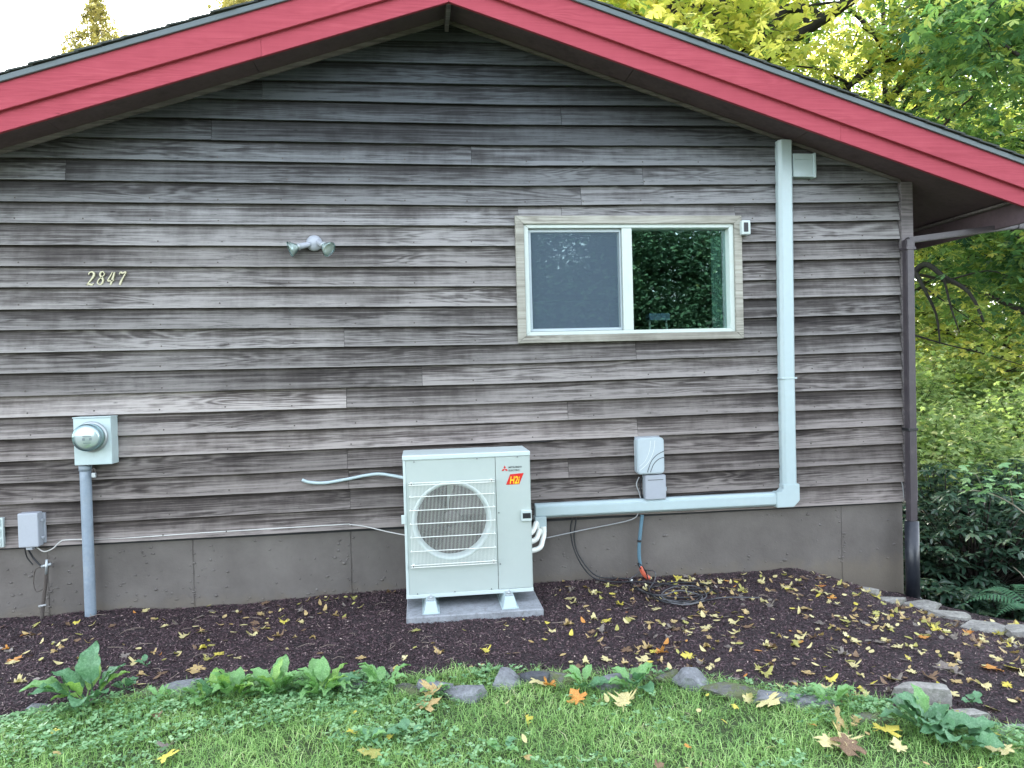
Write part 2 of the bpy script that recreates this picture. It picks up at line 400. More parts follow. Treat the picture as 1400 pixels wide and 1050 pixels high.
V = np.stack([C-ax*L[:, None]/2-bx*Wd[:, None]/2, C+ax*L[:, None]/2-bx*Wd[:, None]*.3, C+ax*L[:, None]/2*.9+bx*Wd[:, None]/2, C-ax*L[:, None]/2+bx*Wd[:, None]*.4], 1).reshape(-1, 3)
q = np.arange(4*N).reshape(N, 4)
tn = np.clip(rng.beta(1.6, 3.2, N)+(rng.random(N) < .03)*.5, 0, 1)
t = NT('mulch_chip'); t.set(Base_Color=t.ramp(t.n('ShaderNodeAttribute', attribute_name='tint').outputs['Fac'], [(0, (.024, .011, .013)), (.35, (.066, .036, .042)), (.7, (.15, .095, .10)), (1, (.40, .31, .27))]), Roughness=.75)
tag(soup('mulch_chips', V, [q], np.repeat(tn, 4), t.m), 'dark reddish brown bark mulch covering the bed by the wall', 'mulch', kind='stuff')

# grass
def blades(x, y, hgt, wid, lean, tint):
    n = len(x); an = rng.uniform(0, 2*np.pi, n); d = np.stack([np.cos(an), np.sin(an), np.zeros(n)], -1); s = np.stack([-np.sin(an), np.cos(an), np.zeros(n)], -1)
    b = np.stack([x, y, lawn_z(x, y)], -1); up = np.array([0, 0, 1.])
    c0 = b; c1 = b+up*(hgt*.55)[:, None]+d*(hgt*lean*.3)[:, None]; c2 = b+up*(hgt*(1-.25*lean))[:, None]+d*(hgt*lean)[:, None]
    w_ = wid[:, None]
    V = np.stack([c0-s*w_/2, c0+s*w_/2, c1+s*w_*.42, c1-s*w_*.42, c2], 1).reshape(-1, 3); i = np.arange(n)[:, None]*5
    return V, [i+np.array([[0, 1, 2, 3]]), i+np.array([[3, 2, 4]])], np.repeat(tint, 5)
M_GRASS = leaf_mat('grass', [(0, (.09, .18, .06)), (.35, (.23, .42, .12)), (.7, (.42, .62, .22)), (.9, (.54, .66, .32)), (1, (.64, .58, .38))], .3, .45)
N = 150000
gx = rng.uniform(-3.2, 4.0, N); gy = yb(gx)+.03-(rng.random(N)**1.15)*2.1
dens = .5+.5*vn(gx, gy, 4.1, 2); keep = rng.random(N) < np.clip(.55+.75*dens, .2, 1); gx, gy = gx[keep], gy[keep]; N = len(gx)
near = np.clip((yb(gx)-gy)/.25, 0, 1)
hg = rng.uniform(.018, .050, N)*(1.15+.45*vn(gx, gy, 3.3, 4))*(1+.35*(1-near))
Vg, Fg, Tg = blades(gx, gy, hg, rng.uniform(.0018, .0042, N), rng.uniform(.4, 2.0, N), np.clip(rng.normal(.42, .2, N)+.18*vn(gx, gy, 5, 1), 0, 1))
tag(soup('lawn_grass', Vg, Fg, Tg, M_GRASS), 'short green lawn grass in front of the stone edging', 'grass', kind='stuff')
# clover and small lawn weeds, joined
def leaflets(x, y, z, r, tint, nl=3, tilt=.5):
    n = len(x); Vs = []; Ts = []
    a0 = rng.uniform(0, 2*np.pi, n)
    for k in range(nl):
        a = a0+k*2*np.pi/nl; d = np.stack([np.cos(a), np.sin(a), rng.normal(.15, tilt*.4, n)], -1); s = np.stack([-np.sin(a), np.cos(a), rng.normal(0, tilt*.4, n)], -1)
        b = np.stack([x, y, z], -1); rr = r[:, None]
        Vs.append(np.stack([b, b+d*rr*.55+s*rr*.42, b+d*rr, b+d*rr*.55-s*rr*.42], 1)); Ts.append(np.repeat(tint, 4).reshape(n, 4))
    V = np.concatenate(Vs).reshape(-1, 3); q = np.arange(len(V)).reshape(-1, 4); return V, [q], np.concatenate(Ts).ravel()
N = 22000
wx = rng.uniform(-3, 3.6, N); wy = yb(wx)+.04-rng.random(N)**2.2*1.6
keep = (vn(wx, wy, 3.7, 12)+rng.normal(0, .25, N)+.6*(wx < -.2)*(wy > yb(wx)-.5)-.22) > .12; wx, wy = wx[keep], wy[keep]; N = len(wx)
Vw, Fw_, Tw = leaflets(wx, wy, lawn_z(wx, wy)+rng.uniform(.02, .055, N), rng.uniform(.009, .024, N), np.clip(rng.normal(.5, .2, N), 0, 1))
M_WEED = leaf_mat('weed_green', [(0, (.08, .18, .08)), (.5, (.20, .38, .17)), (1, (.38, .56, .3))], .25, .42)
tag(soup('clover_patches', Vw, Fw_, Tw, M_WEED), 'patches of low clover and creeping weeds in the lawn', 'clover', kind='stuff')

# ---------------------------------------------------------------- house
house = thing('house', (0.246, 0, 0), 'gabled house end with weathered grey wood siding and red rake boards', 'house')
PX, XL_, XR = .246, -3.04, 3.53            # ridge, left wall corner, right wall corner
ctl = [0, 350, 700, 1060, 1230]
rows = {0: (748, 729, 709.5, 693, 684), 1: (719, 701, 683, 666, 657.5), 2: (688.5, 673, 655.5, 638.5, 630), 3: (660, 646, 628.5, 613.5, 605), 4: (630.5, 617, 603, 588, 580),
 5: (600.5, 588.5, 576.5, 562, 556), 6: (571, 560.5, 550.5, 535.5, 531), 7: (542, 532.5, 524, 510.5, 505), 8: (511, 504, 497, 485.5, 480), 9: (483, 476, 471, 460.5, 454), 10: (452, 449, 445.5, 434, 429),
 11: (424, 421, 419, 408, 403.5), 12: (394, 393, 392, 383, 378), 13: (365, 366, 365, 357, 353), 14: (336, 337.5, 337.5, 331, 327.6), 15: (306, 308.5, 310, 305, 302), 16: (277, 280, 283, 279, 277),
 17: (247, 252, 256, 253.5, 252), 18: (217, 223, 228.5, 228, 227), 19: (187, 195, 201, 202, 201), 20: (158, 166, 173, 175, 176), 21: (130, 139, 146, 148, 150), 22: (102, 112, 119, 122, 124),
 23: (73, 84, 92, 95, 98), 24: (45, 54, 62, 66, 69), 25: (17, 26, 34, 38, 41), 26: (-12, -3, 6, 10, 13)}
rowz = {}
for k, ys in rows.items():
    p = [W(a, b) for a, b in zip(ctl, ys)]
    rowz[k] = (np.array([-3.2]+[q.x for q in p]), np.array([p[0].z]+[q.z for q in p]))
def rz(k, x): return float(np.interp(x, *rowz[k]))
SL = .322
def rake_z(x): return 3.845-SL*abs(x-PX)       # underside of the frieze on the wall
joints = {19: [291], 18: [644], 20: [766], 17: [93, 877], 16: [793], 15: [767], 9: [471], 7: [577], 6: [474], 8: [868], 3: [475], 2: [477, 776], 1: [479], 5: [775], 4: [870], 12: [], 21: [360]}
WX0, WX1, WZ0, WZ1 = .70, 2.25, 1.71, 2.53       # window hole for the boards
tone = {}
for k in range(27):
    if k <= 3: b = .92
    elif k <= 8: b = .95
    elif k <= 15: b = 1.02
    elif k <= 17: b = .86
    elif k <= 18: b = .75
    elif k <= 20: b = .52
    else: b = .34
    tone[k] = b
special = {(6, 0): 1.5, (7, 0): .78, (19, 0): .95, (19, 1): .72, (17, 1): .75, (17, 2): 1.0, (16, 0): .85, (16, 1): 1.15, (18, 0): .95, (18, 1): 1.05, (10, 0): .82, (9, 0): 1.1, (9, 1): .85, (1, 0): .85, (1, 1): .8, (2, 0): .9, (0, 0): 1.05, (3, 0): .72, (12, 0): .98, (13, 0): .92, (20, 0): .8, (20, 1): .78, (8, 0): .9, (5, 0): 1.1, (14, 0): 1.1, (7, 1): 1.1, (6, 1): .95}
def board(x0, x1, k, col, zt_cut=None, zb_cut=None):
    ns = max(2, int((x1-x0)/.13)); V = []; Fc = []; UVs = []; wob = random.uniform(0, 99)
    for i in range(ns+1):
        x = x0+(x1-x0)*i/ns
        zb = rz(k, x)+.0018*mnoise.noise(Vector((x*5, wob, 0)))+.001*mnoise.noise(Vector((x*23, wob, 4)))
        zt = rz(k+1, x)+.022
        yb0 = -.044+.002*mnoise.noise(Vector((x*2.3, wob, 9)))
        lim = rake_z(x)+.02
        fr = 1.0
        if zt_cut is not None: zt = min(zt, zt_cut)
        if zb_cut is not None: zb = max(zb, zb_cut)
        if zt > lim: zt = lim
        full = rz(k+1, x)+.022-rz(k, x)
        if zb > zt-.002: zb = zt-.002
        ybot = yb0+(.034)*(zb-rz(k, x))/full if zb_cut else yb0
        ytop = -.044+.034*min(1, (zt-rz(k, x))/full)
        V += [(x, ytop, zt), (x, ybot, zb), (x, ybot+.019, zb+.001), (x, max(ytop+.006, ybot+.016) if 0 else ytop+.007, zt)]
        UVs += [(x, zt-zb), (x, 0.0), (x, 0.0), (x, zt-zb)]
    for i in range(ns):
        a = i*4; b = a+4
        for j in range(4):
            j2 = (j+1) % 4; Fc.append((a+j, a+j2, b+j2, b+j))
    Fc.append((0, 3, 2, 1)); e = ns*4; Fc.append((e, e+1, e+2, e+3))
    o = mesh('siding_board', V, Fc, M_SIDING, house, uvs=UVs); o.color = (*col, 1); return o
for k in range(0, 26):
    # board row k runs between the left corner and the corner board; clipped by the rake
    half = (3.845+.02-min(rz(k, PX), 9))/SL
    xa, xb = max(-3.0, PX-half+.01), min(3.50, PX+half-.01)
    if xb <= xa: continue
    cuts = [xa]+[W(j, (rows[k][2]+rows[k+1][2])/2).x for j in joints.get(k, [])]+[xb]
    cuts = [c for c in cuts if xa <= c <= xb]
    if len(joints.get(k, [])) == 0 and k not in (12,) and random.random() < .0: pass
    for i in range(len(cuts)-1):
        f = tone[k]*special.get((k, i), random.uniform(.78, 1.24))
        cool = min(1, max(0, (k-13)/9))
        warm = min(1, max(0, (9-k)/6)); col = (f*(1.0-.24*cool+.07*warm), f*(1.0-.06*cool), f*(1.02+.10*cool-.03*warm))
        a, b = cuts[i]+(.0012 if i else 0), cuts[i+1]-(.0012 if i < len(cuts)-2 else 0)
        zmid = rz(k, 1.5); ztm = rz(k+1, 1.5)
        if b > WX0 and a < WX1 and zmid < WZ1 and ztm > WZ0:
            if a < WX0: board(a, WX0, k, col)
            if b > WX1: board(WX1, b, k, col)
            s0, s1 = max(a, WX0+.001), min(b, WX1-.001)
            if s1 > s0+.02:
                if zmid < WZ0-.004: board(s0, s1, k, col, zt_cut=WZ0)
                elif ztm > WZ1+.004: board(s0, s1, k, col, zb_cut=WZ1)
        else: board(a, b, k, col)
# nail heads
bm = bmesh.new()
for k in range(0, 19):
    x = -2.9+random.uniform(0, .05)
    while x < 3.45:
        zz = rz(k, x)+.026+random.uniform(-.004, .004)
        inside = WX0-.05 < x < WX1+.05 and WZ0-.09 < zz < WZ1+.09
        if not inside and zz < rake_z(x)-.06 and random.random() < .85:
            m4 = Matrix.Translation((x+random.uniform(-.012, .012), -.0385, zz)) @ Matrix.Rotation(math.pi/2, 4, 'X')
            bmesh.ops.create_cone(bm, cap_ends=True, segments=6, radius1=.0058, radius2=.0052, depth=.003, matrix=m4)
        x += .405
tag(from_bm('nail_heads', bm, M_RUST, house), kind='stuff')
# sheathing round the window, side and back walls, foundation
bm = bmesh.new()
bbox(bm, (-3.02, WX0), (.002, .14), (.45, 2.78)); bbox(bm, (WX1, 3.51), (.002, .14), (.45, 2.78))
bbox(bm, (WX0+.0005, WX1-.0005), (.002, .14), (.45, WZ0)); bbox(bm, (WX0+.0005, WX1-.0005), (.002, .14), (WZ1, 2.78))
from_bm('wall', bm, M_DARK, house)
prism('wall', [(-3.02, 2.781), (3.51, 2.781), (PX, 3.84)], .003, .139, M_DARK, house)
box('wall', (3.39, 3.512), (.141, 8.0), (.45, 2.80), M_CORNER, house); box('wall', (-3.02, -2.9), (.141, 8.0), (.45, 2.80), M_CORNER, house)
box('wall', (-2.899, 3.389), (7.86, 8.0), (.45, 2.80), M_DARK, house)
box('ceiling', (-2.899, 3.389), (.141, 7.85), (2.72, 2.76), M_DARK, house); box('floor', (-2.899, 3.389), (.141, 7.85), (.50, .56), M_DARK, house)
# foundation: three pours with recessed seams
seams = [-3.0, W(66, 790).x, W(265, 790).x, W(481, 780).x, W(1151, 740).x, 3.515]
for a, b in zip(seams[:-1], seams[1:]):
    o = box('foundation_panel', (a+.0014, b-.0014), (.003, .2), (-1.6, rz(0, 0)+.015), M_CONC, house, bev=.004, seg=1)
box('foundation', (-2.99, 3.512), (.008, .19), (-1.6, rz(0, 0)+.01), M_CONC, house)
box('foundation', (3.33, 3.50), (.2005, 8.0), (-1.6, .449), M_CONC, house)
bm = bmesh.new()                         # concrete drips and blobs under the paint
for i in range(260):
    u_ = random.choice([random.uniform(-2.65, -.2), random.uniform(-2.65, -.2), random.uniform(.7, 3.45)]); z_ = random.uniform(.03, .43) if random.random() < .75 else random.uniform(.03, .2)
    if random.random() < .25: u_ = random.choice(seams[1:-1])+random.uniform(-.03, .03)
    s_v = random.uniform(.003, .009)*(1.5 if random.random() < .1 else 1)
    m4 = Matrix.Translation((u_, .003, z_)) @ Matrix.Diagonal((s_v*random.uniform(.7, 2.4), s_v*.7, s_v, 1))
    bmesh.ops.create_icosphere(bm, subdivisions=1, radius=1, matrix=m4)
tag(from_bm('concrete_drips', bm, M_CONC, house, True), kind='stuff')
# corner board
box('corner_board', (3.508, 3.60), (-.05, -.008), (.47, 2.80), M_CORNER, house, bev=.003)
box('corner_board', (3.56, 3.60), (-.0075, .09), (.47, 2.80), M_CORNER, house, bev=.003)
# frieze strips under the soffit, along both rakes
def rake_piece(name, side, x0, x1, zoff0, zoff1, y0, y1, mat, base=3.845, bev=0):
    f = lambda x, o: base-SL*abs(x-PX)+o
    a, b = (PX+side*x0, PX+side*x1)
    if a > b: a, b = b, a
    return prism(name, [(a, f(a, zoff0)), (b, f(b, zoff0)), (b, f(b, zoff1)), (a, f(a, zoff1))], y0, y1, mat, house, bev)
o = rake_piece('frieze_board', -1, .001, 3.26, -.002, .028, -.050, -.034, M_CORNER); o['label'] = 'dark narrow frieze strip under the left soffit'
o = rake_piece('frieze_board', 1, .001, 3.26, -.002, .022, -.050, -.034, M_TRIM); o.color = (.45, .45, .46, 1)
# fascia
EAVE = 3.98
FB = 3.797-3.845
for s in (-1, 1):
    jx = abs(W(1149, 190, -.42).x-PX) if s > 0 else abs(W(357, 60, -.42).x-PX)
    rake_piece('rake_board', s, .0008, jx-.0004, FB, FB+.14, -.425, -.400, M_RED, bev=.0015); rake_piece('rake_board', s, jx+.0004, EAVE, FB+.001, FB+.14, -.4245, -.400, M_RED, bev=.0015)
    rake_piece('rake_trim_board', s, .0008, EAVE+.01, FB+.112, FB+.272, -.452, -.4255, M_RED, bev=.002)
    rake_piece('drip_edge', s, .0005, EAVE+.03, FB+.266, FB+.300, -.470, -.4525, M_METAL, bev=.002)
    # soffit panels
    L0 = .0
    for a, b in ((.012, 1.22), (1.224, 2.44), (2.444, EAVE-.03)):
        rake_piece('soffit_panel', s, a, b, .028, .040, -.399, -.001, M_SOFFIT)
    rake_piece('soffit_panel', s, 3.27, EAVE-.03, .028, .040, -.0005, 8.3, M_SOFFIT)
    # shingle courses with a ragged rake edge
    L_ = EAVE+.06; nco = 32
    for i in range(nco):
        a, b = L_*i/nco, L_*(i+1)/nco+.02
        jag = random.uniform(-.006, .008)
        f = lambda x, o: 3.845-SL*x+FB+.3+o
        xa_, xb_ = PX+s*a, PX+s*b
        pts = [(xa_, f(a, .003)), (xb_, f(b, .010)), (xb_, f(b, .022)), (xa_, f(a, .012))]
        if s < 0: pts = pts[::-1]
        prism('shingle_course', pts, -.480-jag, 8.4, M_SHINGLE, house)
    rake_piece('roof_deck', s, .0, EAVE, .045, FB+.298, -.398, 8.35, M_DARK)
box('ridge_block', (PX-.014, PX+.014), (-.399, -.035), (3.79, 3.875), M_CORNER, house, bev=.002)
# right eave: trim strip, inner fascia, gutter
ex = PX+EAVE
ez = 3.845-SL*(EAVE-.03)
box('eave_strip', (ex-.075, ex-.030), (-.395, 8.2), (ez+.012, ez+.030), M_TRIM, house, bev=.002).color = (.5, .48, .5, 1)
box('eave_fascia', (ex-.029, ex-.001), (-.396, 8.2), (ez-.135, ez+.060), M_SOFFIT, house, bev=.002)
gut = thing('gutter', (ex+.06, 0, ez), 'dark eave gutter under the right end of the roof', 'gutter')
prism('trough', [(ex+.002, ez-.10), (ex+.09, ez-.10), (ex+.125, ez+.03), (ex+.118, ez+.03), (ex+.085, ez-.093), (ex+.010, ez-.093), (ex+.010, ez+.03), (ex+.002, ez+.03)], -.39, 8.2, M_BROWNP, gut)
box('end_cap', (ex+.003, ex+.118), (-.394, -.3905), (ez-.099, ez+.03), M_BROWNP, gut)

# ---------------------------------------------------------------- window
win = tag(bpy.data.objects.new('window', None), None); COL.objects.link(win); win.parent = house; win.location = Vector((1.48, 0, 1.7))-house.location
def quad_frame(name, outer, inner, y0, y1, mat, parent, bev=.002, mitre=True, gap=.0008):
    out = []
    for i in range(4):
        j = (i+1) % 4
        pts = [outer[i], outer[j], inner[j], inner[i]]
        c = sum((Vector((p[0], p[1])) for p in pts), Vector((0, 0)))/4
        pts = [tuple(c+(Vector((p[0], p[1]))-c)*(1-gap)) for p in pts]
        out.append(prism(name, pts, y0, y1, mat, parent, bev))
    return out
def q2(pts, Y): return [(W(a, b, Y).x, W(a, b, Y).z) for a, b in pts]
ox0, ox1, oz0, oz1 = .672, 2.283, 1.688, 2.553
ix0, ix1, iz0, iz1 = ox0+.058, ox1-.055, oz0+.05, oz1-.055
O = [(ox0, oz1), (ox1, oz1), (ox1, oz0), (ox0, oz0)]; I = [(ix0, iz1), (ix1, iz1), (ix1, iz0), (ix0, iz0)]
for o in quad_frame('trim_board', O, I, -.062, -.034, M_TRIM, win): o.color = (.95, .98, .93, 1)
for o in quad_frame('trim_board', [(ox0+.004, oz1-.004), (ox1-.004, oz1-.004), (ox1-.004, oz0+.004), (ox0+.004, oz0+.004)], I, -.0335, .001, M_TRIM, win): o.color = (.7, .7, .68, 1)
f0 = [(ix0+.001, iz1-.001), (ix1-.001, iz1-.001), (ix1-.001, iz0+.001), (ix0+.001, iz0+.001)]
fi = [(ix0+.032, iz1-.026), (ix1-.034, iz1-.026), (ix1-.034, iz0+.026), (ix0+.032, iz0+.026)]
for o in quad_frame('frame', f0, fi, -.046, .06, M_WINF, win): pass
mx0 = W(851, 380, -.03).x; mx1 = W(864.5, 380, -.03).x
box('meeting_stile', (mx0, mx1), (-.040, .05), (iz0+.027, iz1-.027), M_WINF, win, bev=.002)
# sliding sash on the left, fixed pane on the right
sx0, sx1, sz0, sz1 = ix0+.034, mx0-.002, iz0+.028, iz1-.028
sash = quad_frame('sash', [(sx0, sz1), (sx1, sz1), (sx1, sz0), (sx0, sz0)], [(sx0+.022, sz1-.022), (sx1-.018, sz1-.022), (sx1-.018, sz0+.022), (sx0+.022, sz0+.022)], .002, .028, M_WINF, win)
quad_frame('screen_frame', [(sx0+.002, sz1-.002), (sx1-.001, sz1-.002), (sx1-.001, sz0+.002), (sx0+.002, sz0+.002)], [(sx0+.018, sz1-.022), (sx1-.012, sz1-.022), (sx1-.012, sz0+.018), (sx0+.018, sz0+.018)], -.018, -.006, M_GREYL, win, .001)
mesh('screen', [(sx0+.015, -.012, sz0+.015), (sx1-.01, -.012, sz0+.015), (sx1-.01, -.012, sz1-.018), (sx0+.015, -.012, sz1-.018)], [(0, 1, 2, 3)], M_SCREEN, win)
box('pane', (sx0+.02, sx1-.016), (.012, .016), (sz0+.02, sz1-.02), M_GLASS, win)
box('pane', (mx1-.003, ix1-.033), (.020, .024), (iz0+.025, iz1-.025), M_GLASS, win)
# curtain at the right and a stool seen through the pane
cv = []; cf = []
for i in range(25):
    x = ix1-.105+.075*i/24+.0; y_ = .11+.012*math.sin(i*1.3)
    cv += [(x, y_, 1.6), (x, y_, 2.62)]
for i in range(24): cf.append((2*i, 2*i+2, 2*i+3, 2*i+1))
mesh('curtain', cv, cf, M_ROOM, win, True)
st = thing('stool', W(899, 448, .2), 'small blue topped stool with white legs seen through the right window pane', 'stool')
a, b = W(886, 430, .2), W(914, 438, .2)
box('seat', (a.x, b.x), (.17, .27), (b.z-.0, a.z+.005), M_BLUETOP, st, bev=.003)
for xx in (a.x+.012, b.x-.018):
    tube('leg', [(xx, .2, b.z), (xx+(.008 if xx > 1.7 else -.004), .2, b.z-.14)], .008, M_WIRE, st, n=0)
box('window_shelf', (.8, 2.2), (.142, .36), (b.z-.16, b.z-.14), M_DARK, house)

# ---------------------------------------------------------------- wall-mounted things
def tube_px(name, pts, Y, rad, mat, parent=None, **kw):
    return tube(name, [W(a, b, Y if not hasattr(Y, '__len__') else Y[i]) for i, (a, b) in enumerate(pts)], rad, mat, parent, **kw)
# house number
hn = thing('house_number', W(147, 390, -.035), 'tarnished brass house number 2847 on the left siding', 'house number')
digits = {'2': [[(.05, .78, .3), (.12, .93, .8), (.38, 1.0, 1), (.62, .88, 1.3), (.60, .66, 1.3), (.38, .38, .9), (.05, .06, .7), (.02, .02, .8), (.30, .09, 1.3), (.55, .02, 1.1), (.74, .12, .4)]],
 '8': [[(.66, .84, .6), (.48, .98, .8), (.24, .92, 1), (.22, .72, 1.2), (.46, .54, 1.3), (.62, .34, 1.3), (.55, .08, 1), (.26, .02, .8), (.06, .18, .8), (.14, .38, .7), (.42, .56, .6), (.66, .74, .6), (.66, .86, .6)]],
 '4': [[(.40, 1.0, .5), (.22, .66, .7), (.02, .36, .8), (.30, .33, 1.1), (.74, .38, .6)], [(.64, .98, .8), (.54, .55, 1.3), (.40, .0, 1.0)]],
 '7': [[(.10, .80, .6), (.20, .96, 1), (.45, .90, 1.2), (.78, .98, .7), (.60, .62, .8), (.40, .28, 1.2), (.32, .0, 1.3)]]}
pa, pb = W(119, 372, -.035), W(176, 389.5, -.035)
hh = pa.z-pb.z
def stroke(V, Fc, pts, w0, y0, y1):
    P = smooth_path([Vector((p[0], p[1], p[2])) for p in pts], 5); base = len(V)
    for i, p in enumerate(P):
        d = P[min(i+1, len(P)-1)]-P[max(i-1, 0)]; n_ = Vector((-d.y, d.x)).normalized(); ww = w0*p.z
        for s2, yy in ((1, y0), (-1, y0), (-1, y1), (1, y1)):
            k_ = .7 if yy == y0 else 1.0
            V.append((p.x+n_.x*ww*s2*k_, yy, p.y+n_.y*ww*s2*k_))
    for i in range(len(P)-1):
        for j in range(4): Fc.append((base+i*4+j, base+(i+1)*4+j, base+(i+1)*4+(j+1) % 4, base+i*4+(j+1) % 4))
    Fc.append((base, base+1, base+2, base+3)); e = base+4*(len(P)-1); Fc.append((e+3, e+2, e+1, e))
for i, ch in enumerate('2847'):
    V = []; Fc = []; x0 = pa.x+(pb.x-pa.x)*i*.245; sx = (pb.x-pa.x)*.235
    z0 = pb.z + .002*math.sin(i*2)
    for stq in digits[ch]:
        stroke(V, Fc, [(x0+sx*(p[0]*.95+.26*p[1]-.05), z0+hh*p[1], p[2]) for p in stq], .0062, -.046, -.036)
    mesh('digit', V, Fc, M_BRASS, hn)
# flood light
fl = thing('flood_light', W(429, 333, -.04), 'twin outdoor flood light fixture with two clear bulbs on the siding', 'flood light')
c = W(430, 333, -.03)
lathe('mounting_plate', [(.050, -.004), (.053, .012), (.046, .026), (.030, .036), (.004, .040)], c, (0, -1, 0), M_GREYP, fl)
for sgn, (pa_, pb_, pc_) in ((-1, ((424, 334), (409, 337), (396, 341))), (1, ((436, 331), (441, 335), (450, 341)))):
    p0, p1, p2 = W(*pa_, -.06), W(*pb_, -.085 if sgn < 0 else -.12), W(*pc_, -.10 if sgn < 0 else -.15)
    arm = tube('lamp_arm', [p0, p0.lerp(p1, .5), p1], [.017, .019, .019], M_GREYP, fl, seg=14, n=3)
    ax_ = (p2-p1).normalized()
    lathe('socket_ring', [(.019, -.006), (.024, -.002), (.024, .008), (.019, .012)], p1, ax_, M_GAL, fl, 18)
    lathe('bulb', [(.014, 0), (.018, .012), (.038, .038), (.050, .058), (.052, .063), (.047, .067), (.02, .071), (.002, .072)], p1, ax_, M_CLEAR, fl, 24)
    lathe('reflector', [(.010, .004), (.015, .014), (.035, .040), (.046, .056), (.043, .056), (.031, .038), (.012, .016), (.003, .012)], p1, ax_, M_WIRE, fl, 24)
for dx, dz in ((-.02, .018), (.018, .022), (-.02, -.022)): lathe('screw', [(.005, 0), (.005, .003), (.002, .004)], c+Vector((dx, -.030, dz)), (0, -1, 0), M_BLACK, fl, 8)
# security camera
sc = thing('security_camera', W(1020, 312, -.05), 'small white security camera right of the window trim', 'camera')
a, b = W(1013.5, 301, -.09), W(1026, 321, -.09)
box('body', (a.x, b.x), (-.10, -.045), (b.z, a.z), M_ACTOP, sc, bev=.010, seg=3, smooth=False)
box('bracket', (a.x+.015, b.x-.012), (-.0445, -.028), (b.z+.015, a.z-.015), M_ACTOP, sc, bev=.002)
box('lens_panel', (a.x+.013, b.x-.020), (-.1035, -.1005), (b.z+.02, a.z-.018), M_BLACK, sc, bev=.001)
# line-set cover
lc = thing('line_set_cover', W(1075, 690, -.03), 'white plastic pipe cover running from the outdoor unit up the wall', 'pipe cover')
YF = -.098
def duct_profile(name, p0, p1, wdt, vertical):
    # flattened trapezoid channel between two wall points
    pr = [(-wdt/2, -.031), (-wdt/2, -.075), (-wdt/2+.018, YF), (wdt/2-.018, YF), (wdt/2, -.075), (wdt/2, -.031)]
    V = []; d = (p1-p0).normalized(); s = Vector((d.z, 0, -d.x))
    for p in (p0, p1):
        for a_, y_ in pr: V.append(Vector((p.x, y_, p.z))+s*a_)
    n_ = len(pr); Fc = [tuple(range(n_)), tuple(range(2*n_-1, n_-1, -1))]+[(i, i+n_, (i+1) % n_+n_, (i+1) % n_) for i in range(n_)]
    o = mesh(name, V, Fc, M_WHITE, lc); bmz = bmesh.new(); bmz.from_mesh(o.data); bmesh.ops.recalc_face_normals(bmz, faces=bmz.faces)
    bmesh.ops.bevel(bmz, geom=list(bmz.edges), offset=.003, segments=2, affect='EDGES'); bmz.to_mesh(o.data); bmz.free(); return o
vt0 = W(1074.5, 191, -.09); vt1 = W(1078.3, 517, -.09); vb = W(1081, 664, -.09)
vx = .5*(vt0.x+vb.x); WD = .108
duct_profile('duct_straight', Vector((vt0.x, 0, vt0.z)), Vector((vt1.x, 0, vt1.z+.001)), WD, True)
duct_profile('duct_straight', Vector((vt1.x, 0, vt1.z-.001)), Vector((vb.x, 0, vb.z)), WD, True)
box('coupling', (vt1.x-.058, vt1.x+.058), (-.102, -.032), (vt1.z-.006, vt1.z+.006), M_WHITE, lc, bev=.002)
hz0 = W(732, 699.5, -.09); hz1 = W(1063, 683, -.09)
duct_profile('duct_straight', Vector((hz0.x, 0, hz0.z)), Vector((hz1.x, 0, hz1.z)), .096, False)
cxx, czz = vb.x, hz1.z
E_ = .061
prism('elbow', [(cxx-E_, vb.z+.012), (cxx+E_, vb.z+.012), (cxx+E_, czz-.012), (cxx+E_-.045, czz-.056), (hz1.x-.012, czz-.056), (hz1.x-.012, czz+.054), (cxx-E_-.02, czz+.054), (cxx-E_, czz+.075)], -.104, -.032, M_WHITE, lc, bev=.004)
a, b = W(1085.5, 211, -.06), W(1112, 243, -.06)
box('wall_inlet', (vt0.x+WD/2+.001, b.x), (-.085, -.032), (b.z, a.z), M_WHITE, lc, bev=.004)
box('inlet_flange', (b.x-.012, b.x+.006), (-.093, -.0325), (b.z-.006, a.z+.004), M_WHITE, lc, bev=.003)
box('inlet_rib', (vt0.x+WD/2+.002, b.x-.014), (-.090, -.0855), (a.z-.045, a.z-.038), M_WHITE, lc, bev=.001)
a, b = W(731, 706, -.1), W(747, 727, -.1)
box('end_fitting', (a.x-.0, b.x), (-.12, -.034), (b.z, a.z-.004), M_WHITE, lc, bev=.004)
# insulated pipes from the fitting into the unit
for i, (px_, dpy) in enumerate(((743, 40), (738, 28), (733.5, 17))):
    p0 = W(px_, 720, -.12+.02*i)
    ex_ = .64; zz = W(727, 713+dpy, -.2).z
    o = tube('insulated_pipe', [p0, p0+Vector((.0, -.01, -.05)), Vector((p0.x-.012, -.15, zz+.06)), Vector((p0.x-.05, -.20, zz+.012)), Vector((ex_-.02, -.24, zz))], .0175, M_WIRE, lc, seg=12)
    if i == 1: tag(o)
